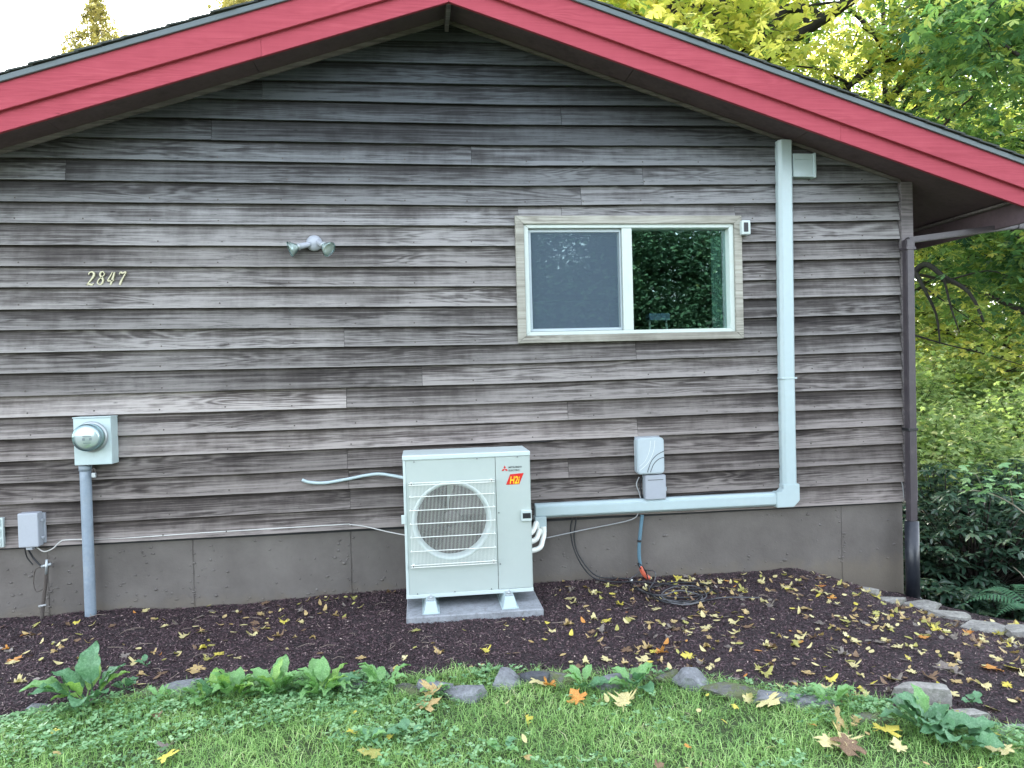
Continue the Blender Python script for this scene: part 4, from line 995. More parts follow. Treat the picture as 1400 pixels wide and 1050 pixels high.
stone(1393, 1010, .18, .13, .07, 'grey stone in the lower right corner under fallen leaves', G)
for (px, py, w_, d_, hh_, lb) in ((1190, 812, .16, .10, .05, 'small flat stone at the foot of the right house corner'), (1216, 824, .24, .12, .055, 'pale flagstone just left of the black drain pipe foot'), (1262, 832, .27, .16, .05, 'pale flagstone directly right of the black drain pipe'),
        (1302, 846, .28, .17, .045, 'thin pale flagstone, second to the right of the drain pipe'), (1350, 864, .34, .20, .05, 'largest pale flat flagstone on the edge above the dark bushes'), (1396, 868, .20, .15, .07, 'pale flagstone cut by the right edge of the picture')):
    stone(px, py, w_, d_, hh_, lb, Lt, .012, -.35+random.uniform(-.2, .2), True)
for (x_, y_, lb) in ((-2.6, -1.95, 'grey stone of the edging outside the left of the view'), (2.75, -2.9, 'grey stone of the edging outside the right of the view')):
    stone(0, 0, .2, .13, .1, lb, G, world=(x_, y_, gz(x_, y_)))

# ---------------------------------------------------------------- fallen leaves
HALF = [(0.0, -.02), (.07, -.10), (.22, -.18), (.40, -.16), (.34, -.04), (.30, .06), (.52, .06), (.80, .22), (.68, .30), (.74, .42), (.50, .40), (.30, .38), (.34, .56), (.46, .74), (.27, .72), (.20, .86), (0, 1.08)]
def maple_mesh(name, mat, seed, curl, size=1.0, small=False):
    r = random.Random(seed); V = []; Fc = []
    if small: half = [(0, 0), (.16, .12), (.27, .35), (.26, .6), (.14, .86), (0, 1.0)]
    else: half = [(x*r.uniform(.85, 1.12), y*r.uniform(.93, 1.05)) for x, y in HALF]; half[0] = (0, 0); half[-1] = (0, 1.05)
    out = half+[(-x*r.uniform(.9, 1.08), y) for x, y in half[-2:0:-1]]
    ca, cb, cc = r.uniform(-curl, curl), r.uniform(-curl, curl*1.3), r.uniform(0, 9)
    def zz(x, y):
        rr = math.hypot(x, y-.3)
        return ca*x*x+cb*(y-.3)**2+curl*.35*rr*mnoise.noise(Vector((x*2+cc, y*2, cc)))+.12*abs(x)*curl
    n = len(out); rings = [.5, 1.0]
    V.append((0, .3, zz(0, .3)))
    for q_ in rings:
        for x, y in out: X_, Y_ = x*q_, .3+(y-.3)*q_; V.append((X_, Y_, zz(X_, Y_)))
    for i in range(n):
        j = (i+1) % n; Fc.append((0, 1+i, 1+j)); Fc.append((1+i, 1+n+i, 1+n+j, 1+j))
    b0 = len(V); sl = r.uniform(.4, .8) if not small else .12
    for k in range(4):
        y_ = .05-sl*k/3; x_ = .08*k/3*r.uniform(-1, 1)*2
        V += [(x_-.014, y_, .02+zz(0, 0)*.5), (x_+.014, y_, .02+zz(0, 0)*.5)]
    for k in range(3): Fc.append((b0+2*k, b0+2*k+1, b0+2*k+3, b0+2*k+2))
    V = [(x*size, (y-.35)*size, z*size) for x, y, z in V]
    me = bpy.data.meshes.new(name); me.from_pydata(V, [], Fc); me.shade_smooth(); me.materials.append(mat); return me
def dead(name, c0, c1, c2): return leaf_mat(name, [(.3, c0), (.52, c1), (.68, c2)], .22, .55, .3, obj=True)
LM = {'yellow': dead('leaf_yellow', (.50, .38, .06), (.66, .57, .10), (.74, .68, .24)), 'cream': dead('leaf_cream', (.45, .36, .14), (.68, .60, .30), (.78, .72, .42)),
      'tan': dead('leaf_tan', (.28, .18, .07), (.52, .38, .17), (.62, .50, .26)), 'orange': dead('leaf_orange', (.42, .13, .04), (.62, .28, .07), (.70, .46, .14)),
      'brown': dead('leaf_brown', (.10, .065, .045), (.22, .14, .085), (.36, .25, .15)), 'olive': dead('leaf_olive', (.22, .20, .06), (.42, .40, .12), (.55, .52, .2)),
      'grey': dead('leaf_grey', (.11, .09, .075), (.22, .19, .165), (.34, .30, .26))}
meshes = {}
for cn, mt in LM.items():
    meshes[cn] = [maple_mesh('maple_leaf', mt, 100+i, [.2, .5, .85, 1.3][i]) for i in range(4)]
    meshes[cn+'_s'] = [maple_mesh('small_leaf', mt, 200+i, [.2, .5, .9][i], small=True) for i in range(3)]
def put_leaf(me, p, size, label, group, rot=None, tilt=.25, name='fallen_leaf'):
    o = bpy.data.objects.new(name, me); COL.objects.link(o)
    o.scale = (size,)*3; o.location = p; o.rotation_euler = (random.gauss(0, tilt), random.gauss(0, tilt), random.uniform(0, 6.28) if rot is None else rot)
    return tag(o, label, 'fallen leaf', group)
feat = [(828, 851, .10, 'yellow', 0, 'bright yellow maple leaf alone on the mulch right of the concrete pad'), (788, 962, .14, 'orange', 1, 'orange maple leaf on the lawn left of the big tan one'),
 (738, 943, .15, 'cream', 1, 'cream leaf in front of the blackish rounded edging stone'), (752, 945, .10, 'orange', 2, 'reddish curled leaf overlapping the cream leaf by the blackish stone'), (853, 966, .17, 'cream', 2, 'big crumpled cream yellow maple leaf below the large bluish stone'),
 (1052, 968, .17, 'cream', 0, 'pale cream maple leaf lying flat at the grass edge below the flat bluish stone'), (592, 955, .15, 'tan', 2, 'uppermost curled tan leaf of the pile on the edging'), (586, 972, .17, 'tan', 1, 'lowest tan leaf of the pile on the edging'),
 (1166, 962, .16, 'cream', 2, 'cream maple leaf standing half upright at the bed edge'), (1148, 994, .18, 'tan', 1, 'big tan crumpled leaf on the lawn below the upright cream leaf'), (1160, 1032, .18, 'brown', 1, 'rusty brown leaf at the bottom edge of the lawn'), (1152, 1018, .15, 'cream', 2, 'cream leaf lying over the rusty brown one'),
 (1130, 1025, .13, 'cream', 1, 'whitish narrow leaf left of the rusty brown one'), (1213, 1008, .17, 'yellow', 1, 'golden yellow maple leaf on the lawn left of the right leafy weed'), (1228, 1030, .10, 'cream', 1, 'small cream leaf just below the golden yellow maple leaf'), (1350, 1008, .19, 'yellow', 0, 'large golden leaf right of the right leafy weed'),
 (1368, 1035, .15, 'cream', 1, 'cream leaf in the lower right corner of the lawn'), (1388, 917, .17, 'yellow', 0, 'vivid yellow maple leaf at the right edge of the mulch'), (1355, 917, .15, 'orange', 1, 'tan orange leaf beside the vivid yellow one at the right edge'), (75, 1008, .06, 'yellow', 1, 'small yellow leaf in the grass at the lower left'),
 (482, 1010, .07, 'yellow', 1, 'small yellow leaf in the grass below the rosette plants'), (533, 1017, .06, 'yellow', 1, 'tiny yellow leaf just right of another one in the grass'), (507, 1040, .15, 'olive', 1, 'pale greenish leaf at the bottom edge of the lawn'), (228, 1032, .10, 'grey', 2, 'grey curled leaf on the lower left lawn'),
 (232, 1043, .13, 'yellow', 1, 'yellow leaf under the grey curled one on the lower left lawn'), (268, 919, .14, 'tan', 1, 'tan maple leaf on the mulch above the rosette plants'), (300, 897, .09, 'yellow', 1, 'yellow leaf on the mulch above the tan maple leaf'), (325, 902, .07, 'cream', 1, 'narrow cream leaf right of the yellow one on the left mulch'),
 (1193, 938, .08, 'yellow', 1, 'small amber leaf on the mulch left of the triangular flagstone'), (1222, 932, .11, 'cream', 0, 'oval cream leaf on the mulch above the triangular flagstone'), (1005, 975, .05, 'yellow', 1, 'small yellow leaf in the grass below the long low stone'), (212, 988, .07, 'brown', 2, 'dark brown leaf in the grass right of the large weed'),
 (1170, 897, .06, 'grey', 1, 'small grey leaf on the mulch right of centre'), (48, 858, .10, 'olive', 1, 'greenish yellow leaf by the foundation below the utility box'), (35, 870, .09, 'orange', 1, 'pale orange leaf below the greenish one at the left'), (1150, 790, .15, 'olive', 0, 'yellow green leaf cluster at the foundation left of the flagstones'),
 (1225, 806, .16, 'cream', 1, 'big cream leaf on the flagstones at the house corner'), (940, 1030, .05, 'orange', 1, 'tiny orange leaf at the bottom of the lawn'), (1357, 972, .10, 'olive', 0, 'olive brown oval leaf on the mulch at the far right'), (20, 905, .12, 'orange', 1, 'pale orange leaf at the left edge of the mulch'),
 (28, 935, .10, 'cream', 2, 'pale twisted leaf on the mulch at the left edge'), (555, 800, .06, 'yellow', 0, 'small yellow leaf leaning on the concrete pad'), (1290, 915, .14, 'grey', 1, 'greyish tan leaf on the mulch above the flat flagstone'), (940, 900, .11, 'yellow', 1, 'lime yellow leaf above the pointed pale stone'), (880, 905, .12, 'cream', 1, 'cream yellow leaf above the large bluish stone'),
 (905, 895, .10, 'orange', 2, 'pinkish brown curled leaf above the leafy sprig'), (1110, 1000, .06, 'orange', 1, 'small orange leaf left of the big tan crumpled leaf'), (1098, 835, .14, 'tan', 1, 'tan leaf pile in the middle of the right mulch'), (965, 800, .13, 'cream', 1, 'cream maple leaf behind the coiled cables'), (1000, 808, .11, 'cream', 1, 'cream maple leaf just right of the coiled cables')]
for px, py, s_, cn, i, lb in feat:
    p = ground_at(px, py); lawnp = p.y < yb(p.x)
    put_leaf(meshes[cn][i], p+Vector((0, 0, .008+.018*lawnp+s_*.03)), s_*.54, lb, None, tilt=.2 if 'upright' not in lb else .9)
lab = {'yellow': 'small bright yellow leaf among many scattered on the dark mulch', 'cream': 'pale cream leaf among many scattered on the dark mulch', 'tan': 'light tan dry leaf among many scattered on the dark mulch', 'orange': 'small orange leaf among others scattered on the dark mulch',
       'brown': 'dull brown dry leaf among many scattered on the dark mulch', 'olive': 'greenish yellow leaf among many scattered on the dark mulch', 'grey': 'withered grey leaf among many scattered on the dark mulch'}
cnt = 0; used = []
stuffL = []
cl = [(1.9, -.35), (2.5, -.45), (2.9, -.5), (2.2, -1.2), (1.7, -1.3), (2.7, -1.2), (3.1, -1.3), (1.4, -.3), (-1.0, -.55), (-2.2, -.6), (-.9, -.25), (1.15, -1.25), (2.4, -1.7)]
while cnt < 1000:
    if random.random() < .3: c_ = random.choice(cl); x_, y_ = random.gauss(c_[0], .25), random.gauss(c_[1], .16)
    else: x_ = random.uniform(-2.9, 3.8) if random.random() < .45 else random.uniform(.9, 3.9); y_ = float(yb(x_))*random.random()
    if y_ > -.03 or y_ < yb(x_)+.06 or x_ > xe(min(y_, .2))-.05: continue
    if -.2 < x_ < .8 and y_ > -.72: continue
    cn = random.choices(['yellow', 'cream', 'tan', 'orange', 'brown', 'olive', 'grey'], [.06, .24, .26, .03, .17, .14, .16])[0]
    sml = random.random() < .6; s_ = random.uniform(.022, .05) if sml else random.uniform(.022, .055)
    me = random.choice(meshes[cn+('_s' if sml else '')])
    p = Vector((x_, y_, gz(x_, y_)+.012+s_*.03)); cnt += 1
    stuffL.append((s_/math.dist((x_, y_, 0), (0, -5.05, 1.5)), me, p, s_, cn))
stuffL.sort(key=lambda q_: -q_[0])
LMK = [((117, 855), 'the vertical conduit foot'), ((40, 850), 'the grounding pipe'), ((265, 840), 'the left foundation seam'), ((481, 815), 'the second foundation seam'), ((560, 845), 'the left pad corner'), ((735, 838), 'the right pad corner'),
 ((640, 850), 'the pad front edge'), ((920, 815), 'the coiled cables'), ((880, 790), 'the orange tape'), ((1060, 790), 'the mulch crest'), ((1150, 800), 'the right foundation seam'), ((1247, 815), 'the drain pipe foot'), ((1350, 866), 'the largest flagstone'),
 ((1302, 846), 'the thin flagstone'), ((1388, 917), 'the vivid yellow leaf'), ((1256, 950), 'the triangular flagstone'), ((1312, 985), 'the flat flagstone'), ((1120, 960), 'the lumpy stone'), ((1004, 945), 'the long low stone'), ((948, 925), 'the pointed pale stone'), ((838, 930), 'the large bluish stone'),
 ((733, 925), 'the blackish rounded stone'), ((634, 945), 'the dark slate stone'), ((595, 935), 'the pointed bluish stone'), ((430, 920), 'the right rosette plant'), ((330, 920), 'the left rosette plant'), ((245, 935), 'the left grey stone'), ((115, 905), 'the big weed'), ((828, 851), 'the lone bright yellow leaf'),
 ((1098, 835), 'the central tan leaf'), ((1005, 870), 'the right mulch centre'), ((20, 905), 'the left picture edge')]
def project(p):
    v_ = p-Vector((0, -D, H)); k_ = F/v_.dot(FW); return 700+v_.dot(RT)*k_, 525-v_.dot(UP)*k_
CW = {'yellow': 'bright yellow', 'cream': 'pale cream', 'tan': 'light tan', 'orange': 'orange', 'brown': 'dull brown', 'olive': 'greenish yellow', 'grey': 'withered grey'}
ORD = ['', ', second nearest to it', ', third nearest to it', ', fourth nearest to it', ', fifth nearest to it', ', sixth nearest to it', ', seventh nearest to it', ', eighth nearest to it', ', ninth nearest to it']+[', '+w9+' nearest to it' for w9 in ('tenth', 'eleventh', 'twelfth', 'thirteenth', 'fourteenth', 'fifteenth', 'sixteenth', 'seventeenth', 'eighteenth')]
recs = []
for t_ in stuffL[:245]:
    x2, y2 = project(t_[2]); lm = min(LMK, key=lambda q_: (q_[0][0]-x2)**2+4*(q_[0][1]-y2)**2); dx_, dy_ = x2-lm[0][0], y2-lm[0][1]
    dr = ('right of' if dx_ > 0 else 'left of') if abs(dx_) > 1.3*abs(dy_) else ('below' if dy_ > 0 else 'above'); recs.append((CW[t_[4]], dr, lm[1], dx_*dx_+dy_*dy_, t_))
recs.sort(key=lambda q_: q_[3]); seen = {}
for c_, dr, lm, _d, (_, me, p, s_, cn) in recs:
    k_ = seen.get((c_, dr, lm), 0); seen[(c_, dr, lm)] = k_+1
    lb = c_+' leaf '+dr+' '+lm+ORD[min(k_, 17)].replace('nearest to it', 'nearest') if len((c_+' leaf '+dr+' '+lm+ORD[min(k_, 17)]).split()) > 16 else c_+' leaf '+dr+' '+lm+ORD[min(k_, 17)]
    put_leaf(me, p, s_, lb, 'leaves scattered on the mulch', tilt=.10)
# the smaller remaining ones are joined per colour into one litter mesh
bm = bmesh.new(); mats = list(LM.keys())
for _, me, p, s_, cn in stuffL[245:]:
    k0 = len(bm.verts); f0_ = len(bm.faces); bm.from_mesh(me); bm.verts.ensure_lookup_table(); bm.faces.ensure_lookup_table()
    m4 = Matrix.Translation(p) @ Euler((random.gauss(0, .3), random.gauss(0, .3), random.uniform(0, 6.28))).to_matrix().to_4x4() @ Matrix.Scale(s_, 4)
    for v_ in bm.verts[k0:]: v_.co = m4 @ v_.co
    for f_ in bm.faces[f0_:]: f_.material_index = mats.index(cn)
me = bpy.data.meshes.new('leaf_litter'); bm.to_mesh(me); bm.free()
for cn in mats: me.materials.append(LM[cn])
tag(link('leaf_litter', me), 'fine dry leaf fragments sprinkled over the mulch', 'leaf litter', kind='stuff')
lab2 = {'yellow': 'small yellow leaf, one of several dotted over the lawn grass', 'cream': 'small cream leaf, one of several dotted over the lawn grass', 'tan': 'small tan leaf, one of several dotted over the lawn grass', 'brown': 'small brown leaf, one of several dotted over the lawn grass'}
lawnl = []
for _ in range(46):
    x_ = random.uniform(-2.0, 2.8) if random.random() < .5 else random.uniform(.6, 2.8); y_ = float(yb(x_))-.05-random.random()**1.3*1.0
    cn = random.choice(list(lab2)); s_ = random.uniform(.022, .042)
    lawnl.append((random.choice(meshes[cn+random.choice(['', '_s'])]), Vector((x_, y_, gz(x_, y_)+.02)), s_, cn))
LM2 = [((828+0, 940), 'the large bluish stone'), ((788, 962), 'the orange maple leaf'), ((592, 965), 'the tan leaf pile'), ((738, 943), 'the blackish stone'), ((853, 966), 'the crumpled cream leaf'), ((1052, 968), 'the flat cream maple leaf'), ((1160, 1032), 'the rusty brown leaf'), ((1213, 1008), 'the golden yellow leaf'),
 ((1268, 1000), 'the blue green weed'), ((1350, 1008), 'the large golden leaf'), ((482, 1010), 'the flat weed'), ((228, 1036), 'the grey curled leaf'), ((75, 1008), 'the lower left yellow leaf'), ((690, 1030), 'the dark flat weed'), ((1005, 975), 'the long low stone'), ((380, 985), 'the rosette plants'), ((940, 1030), 'the tiny orange leaf')]
recs2 = []; seen2 = {}
for me, p, s_, cn in lawnl:
    x2, y2 = project(p); lm = min(LM2, key=lambda q_: (q_[0][0]-x2)**2+3*(q_[0][1]-y2)**2); dx_, dy_ = x2-lm[0][0], y2-lm[0][1]
    recs2.append((CW[cn], ('right of' if dx_ > 0 else 'left of') if abs(dx_) > 1.3*abs(dy_) else ('below' if dy_ > 0 else 'above'), lm[1], dx_*dx_+dy_*dy_, me, p, s_))
recs2.sort(key=lambda q_: q_[3])
for c_, dr, lm, _d, me, p, s_ in recs2:
    k_ = seen2.get((c_, dr, lm), 0); seen2[(c_, dr, lm)] = k_+1
    put_leaf(me, p, s_, 'small '+c_+' lawn leaf '+dr+' '+lm+ORD[min(k_, 17)], 'leaves dotted over the lawn', tilt=.4)
# twigs in the mulch, joined
bm_v, bm_f = [], []
for _ in range(170):
    x_ = random.uniform(-2.8, 3.7); y_ = float(yb(x_))*random.random()
    if y_ > -.03 or x_ > xe(y_)-.05 or (-.2 < x_ < .8 and y_ > -.72): continue
    a_ = random.uniform(0, 6.28); L_ = random.uniform(.03, .10); z_ = gz(x_, y_)+.02
    tube_data([Vector((x_, y_, z_)), Vector((x_+L_*.5*math.cos(a_), y_+L_*.5*math.sin(a_), z_+.006)), Vector((x_+L_*math.cos(a_+.3), y_+L_*math.sin(a_+.3), z_))], .0012, 4, bm_v, bm_f)
tag(mesh('twigs', bm_v, bm_f, paint('twig', (.30, .24, .19), .8, .4, 20)), 'thin dry twigs and needles scattered in the mulch', 'twigs', kind='stuff')

# ---------------------------------------------------------------- broad leaved weeds
M_BROAD = leaf_mat('broad_leaf', [(.25, (.10, .22, .08)), (.5, (.20, .40, .14)), (.75, (.36, .56, .27))], .28, .42, .4, obj=True)
M_BROADB = leaf_mat('broad_leaf_bluish', [(.25, (.05, .12, .06)), (.5, (.11, .25, .12)), (.75, (.22, .38, .22))], .2, .45, .4, obj=True)
M_BROADY = leaf_mat('broad_leaf_bright', [(.25, (.13, .27, .06)), (.5, (.27, .47, .12)), (.75, (.44, .60, .22))], .3, .42, .4, obj=True)
def broad_mesh(seed, wid, arch, pet, mat, wav=.055):
    r = random.Random(seed); V = []; Fc = []; n = 10; prof = [0, .48, .78, .95, 1, .97, .88, .74, .55, .30, .02]
    zf = lambda t_: arch*math.sin(t_*2.0)*.5-arch*.35*t_*t_
    for i in range(n+1):
        t_ = i/n; w_ = wid*prof[i]
        for j, a_ in enumerate((-1, -.55, 0, .55, 1)):
            V.append((a_*w_*.5, pet+t_, zf(t_)+abs(a_)*w_*.22+wav*math.sin(t_*19+a_*3+seed)*abs(a_)+.012*math.sin(i*3.1)*abs(a_)))
    for i in range(n):
        for j in range(4): q_ = i*5+j; Fc.append((q_, q_+1, q_+6, q_+5))
    b0 = len(V)
    for i in range(5):
        t_ = i/4; V += [(-.018, pet*t_+.02, -.18*(1-t_)*.6-.012), (.018, pet*t_+.02, -.18*(1-t_)*.6-.012), (0, pet*t_+.02, -.18*(1-t_)*.6+.014)]
    for i in range(4):
        for j in range(3): Fc.append((b0+3*i+j, b0+3*i+(j+1) % 3, b0+3*i+3+(j+1) % 3, b0+3*i+3+j))
    me = bpy.data.meshes.new('leaf'); me.from_pydata(V, [], Fc); me.shade_smooth(); me.materials.append(mat); return me
BM = [broad_mesh(s_, w_, a_, p_, mm) for s_, w_, a_, p_, mm in ((1, .42, .35, .3, M_BROADY), (2, .52, .5, .35, M_BROAD), (3, .6, .25, .4, M_BROAD), (4, .62, .4, .35, M_BROADB), (5, .75, .3, .4, M_BROADB))]
def weed(px, py, n, size, label, kinds, up=(.1, .75), lens=(.7, 1.1), spread=None, name='broad_leaved_weed', world=None, extra=()):
    p = ground_at(px, py) if world is None else Vector(world); root = thing(name, p, label, 'weed')
    for i in range(n):
        o = link('leaf', BM[random.choice(kinds)], root); s_ = size*random.uniform(*lens)
        o.scale = (s_, s_, s_); az_ = 2*math.pi*i/n+random.uniform(-.35, .35); el_ = random.uniform(*up)*(1-.3*(i % 2))
        o.rotation_euler = Euler((el_, random.uniform(-.3, .3), az_)); o.location = Vector((random.uniform(-.02, .02), random.uniform(-.02, .02), .012+random.uniform(0, .02)))
    for (s_, el_, az_, k_) in extra:
        o = link('leaf', BM[k_], root); o.scale = (s_,)*3; o.rotation_euler = Euler((el_, 0, az_)); o.location = Vector((0, 0, .02))
    return root
weed(122, 962, 8, .14, 'largest broad leaved weed, with one leaf standing upright, left end of the lawn edge', [0, 1, 3], (.25, .9), (.8, 1.2), extra=((.19, 1.25, -.2, 3), (.21, .30, 1.85, 1), (.19, .35, 2.2, 3), (.17, .2, 3.3, 3), (.15, .5, -1.3, 0)))
weed(318, 958, 20, .122, 'leftmost of the two dense rosette plants in the middle left of the edging', [0, 1, 2], (.15, 1.0))
weed(376, 954, 18, .118, 'rosette plant with bright leaves merging into the one on its left', [0, 1, 2], (.3, 1.1))
weed(440, 954, 19, .122, 'rosette plant with a long leaf pointing right, right end of the leafy row', [0, 1, 2], (.15, .9), extra=((.14, .2, -1.4, 3), (.12, 1.0, 0, 2)))
weed(282, 960, 10, .11, 'small plant at the left foot of the rosettes', [0, 2, 3], (.1, .7))
weed(522, 944, 7, .115, 'small broad leaved weed left of the pointed bluish stone', [1, 2], (.2, .8))
weed(595, 950, 3, .07, 'tiny green leaves tucked beside the tan leaf pile', [1, 2], (.2, .7))
weed(1268, 1000, 12, .135, 'blue green broad leaved weed at the lower right beside the flagstones', [3, 4], (.1, .7), extra=((.13, .55, 1.3, 4), (.12, 1.0, .1, 1), (.12, .4, 2.6, 4)))
weed(1312, 1018, 10, .125, 'dark green lower leaves of a weed right of the blue green one', [3, 4], (.05, .4))
weed(800, 946, 7, .11, 'green weed against the front of the large bluish stone', [3, 4, 1], (.1, .7))
weed(868, 944, 12, .10, 'leafy sprig in front of the grey brown stone', [2, 4, 1], (.1, 1.0))
weed(1327, 966, 5, .05, 'small pale blue green seedling on the mulch at the right', [4], (.05, .4))
weed(1140, 970, 7, .10, 'green weed beside the lumpy grey stone', [1, 2], (.3, .9))
weed(1088, 965, 6, .04, 'small ferny weed between the bluish and lumpy stones', [4, 2], (.3, 1.0))
weed(202, 917, 3, .05, 'little weed with one pale blue green leaf on the left mulch', [4], (.2, .8))
weed(170, 948, 9, .055, 'clump of little round leaves right of the largest weed', [2, 4], (.3, 1.2))
weed(225, 960, 9, .05, 'low clump of little leaves in front of the left grey stone', [2, 1], (.3, 1.2))
weed(505, 1020, 6, .07, 'flat weed in the lawn near the small yellow leaves', [3, 2], (.05, .5))
weed(560, 1012, 6, .06, 'flat weed in the lawn right of the small yellow leaves', [3, 4], (.05, .5))
weed(690, 1030, 6, .06, 'dark flat weed low in the middle of the lawn', [2, 3], (.05, .5))

# ---------------------------------------------------------------- trees and shrubs
def unit(v_): return v_/np.maximum(np.linalg.norm(v_, axis=1, keepdims=True), 1e-6)
LOB5 = ((-1.75, .55, .34), (-.85, .88, .36), (0, 1.0, .38), (.85, .88, .36), (1.75, .55, .34)); LOB3 = ((-.9, .85, .5), (0, 1.0, .5), (.9, .85, .5)); LOB1 = ((0, 1.0, .5),)
def leaf_cloud(C, size, tint, lobes=LOB5, droop=(.0, .9), flat=.35):
    n = len(C); a_ = rng.uniform(0, 2*np.pi, n); p_ = rng.uniform(*droop, n)
    d = np.stack([np.cos(a_)*np.cos(p_), np.sin(a_)*np.cos(p_), -np.sin(p_)], -1); s = np.stack([-np.sin(a_), np.cos(a_), rng.normal(0, flat, n)], -1); s = unit(s)
    nn = np.cross(d, s); Vs = []; Ts = []; S = size[:, None]
    for an_, ln, wd in lobes:
        e = unit(d*math.cos(an_)+s*math.sin(an_)+nn*rng.normal(-.12, .12, (n, 1))); f = unit(np.cross(nn, e))
        Vs.append(np.stack([C, C+e*S*ln*.55+f*S*ln*wd*.5, C+e*S*ln, C+e*S*ln*.55-f*S*ln*wd*.5], 1)); Ts.append(np.repeat(tint, 4).reshape(n, 4))
    V = np.concatenate(Vs).reshape(-1, 3); q_ = np.arange(len(V)).reshape(-1, 4); return V, [q_], np.concatenate(Ts).ravel()
M_MAPLEY = leaf_mat('maple_yellow_green', [(0, (.07, .12, .03)), (.3, (.17, .27, .07)), (.6, (.42, .46, .11)), (1, (.72, .66, .18))], .5, .45)
M_MAPLEG = leaf_mat('maple_green', [(0, (.035, .09, .05)), (.4, (.09, .20, .08)), (.75, (.22, .35, .11)), (1, (.55, .58, .16))], .45, .4)
M_BGLEAF = leaf_mat('far_leaves', [(0, (.08, .14, .05)), (.4, (.23, .33, .12)), (.75, (.44, .52, .20)), (1, (.68, .66, .30))], .52, .55)
M_RHODO = leaf_mat('rhododendron_leaf', [(0, (.012, .032, .020)), (.5, (.03, .07, .042)), (.85, (.07, .13, .08)), (1, (.13, .20, .12))], .08, .28, .5)
M_CONIF = leaf_mat('conifer_sprays', [(0, (.08, .09, .04)), (.5, (.28, .26, .08)), (1, (.60, .50, .16))], .35, .6)
M_BARK = paint('mossy_bark', (.016, .014, .011), .95, .5, 7, .02, dirt=(.035, .05, .014), dirt_amt=.8)
M_BARKL = paint('thin_branch_bark', (.035, .028, .023), .9, .4, 9, .004)
def limb_tubes(limbs, seg=7):
    V = []; Fc = []
    for pts, r0, r1 in limbs:
        path = smooth_path(pts, 3); n = len(path); tube_data(path, [r0+(r1-r0)*(i/(n-1))**.8 for i in range(n)], seg, V, Fc)
    return V, Fc
def broad_tree(base, height, crown_z, spread, label, n_leaves, leaf, mat, lobes=LOB5, r0=.25, nl=14, seed=1, name='maple_tree', group=None, bark=None, tint=(.5, .22), sub=6, sig=.42, lean=(0, 0), clip=None, extra=None):
    rr = random.Random(seed); b = Vector(base); root = thing(name, b, label, 'tree', group); limbs = []; tips = []
    top = b+Vector((lean[0], lean[1], height*.92)); tr = [b-Vector((0, 0, .3)), b.lerp(top, .3)+Vector((rr.gauss(0, .15), rr.gauss(0, .15), 0)), b.lerp(top, .6)+Vector((rr.gauss(0, .25), rr.gauss(0, .25), 0)), top]
    limbs.append((tr, r0, r0*.2)); tp = smooth_path(tr, 8)
    for i in range(nl):
        f_ = rr.random(); z_ = crown_z+(b.z+height*.9-crown_z)*f_
        st_ = min(tp, key=lambda q_: abs(q_.z-(z_-.12*height)))
        az_ = 2.4*i+rr.uniform(-.4, .4); L_ = spread*(1-.6*max(0, f_-.35))*rr.uniform(.65, 1.05); e_ = Vector((math.cos(az_)*L_, math.sin(az_)*L_, z_-st_.z+rr.uniform(-.3, .8)))
        pts = [st_, st_+e_*.4+Vector((rr.gauss(0, .15), rr.gauss(0, .15), .25)), st_+e_*.75+Vector((rr.gauss(0, .2), rr.gauss(0, .2), .3)), st_+e_]
        limbs.append((pts, r0*.38, r0*.07)); pp = smooth_path(pts, 6)
        for k in range(sub):
            q_ = pp[rr.randint(len(pp)//4, len(pp)-1)]; e2 = Vector((rr.gauss(0, 1), rr.gauss(0, 1), rr.gauss(.0, .5))).normalized()*rr.uniform(.6, 1.5)*spread*.22
            limbs.append(([q_, q_+e2*.5+Vector((0, 0, .1)), q_+e2], r0*.10, r0*.025)); tips += [q_+e2, q_+e2*.6, q_+e2*.8, q_]
        tips += [pp[-1], pp[-3]]
    if extra: limbs += extra[0]; tips += extra[1]
    V, Fc = limb_tubes(limbs); mesh('trunk', V, Fc, bark or M_BARK, root, True)
    T_ = np.array([tuple(q_) for q_ in tips]); idx = rng.integers(0, len(T_), n_leaves)
    off = rng.normal(0, 1, (n_leaves, 3))*np.array([sig, sig, sig*.55]); C = T_[idx]+off
    ct = rng.normal(0, 1, len(T_))*.6
    tn = np.clip(tint[0]+tint[1]*(ct[idx]+rng.normal(0, .8, n_leaves)), 0, 1)
    if clip is not None: kk = clip(C); C, tn = C[kk], tn[kk]
    Vl, Fl, Tl = leaf_cloud(C, leaf*rng.uniform(.6, 1.15, len(C)), tn, lobes)
    soup('crown', Vl, Fl, Tl, mat, root); return root
def hz(x, y): return float(h(x, y))-.05
def col(px, Y): return W(px, 490, Y).x
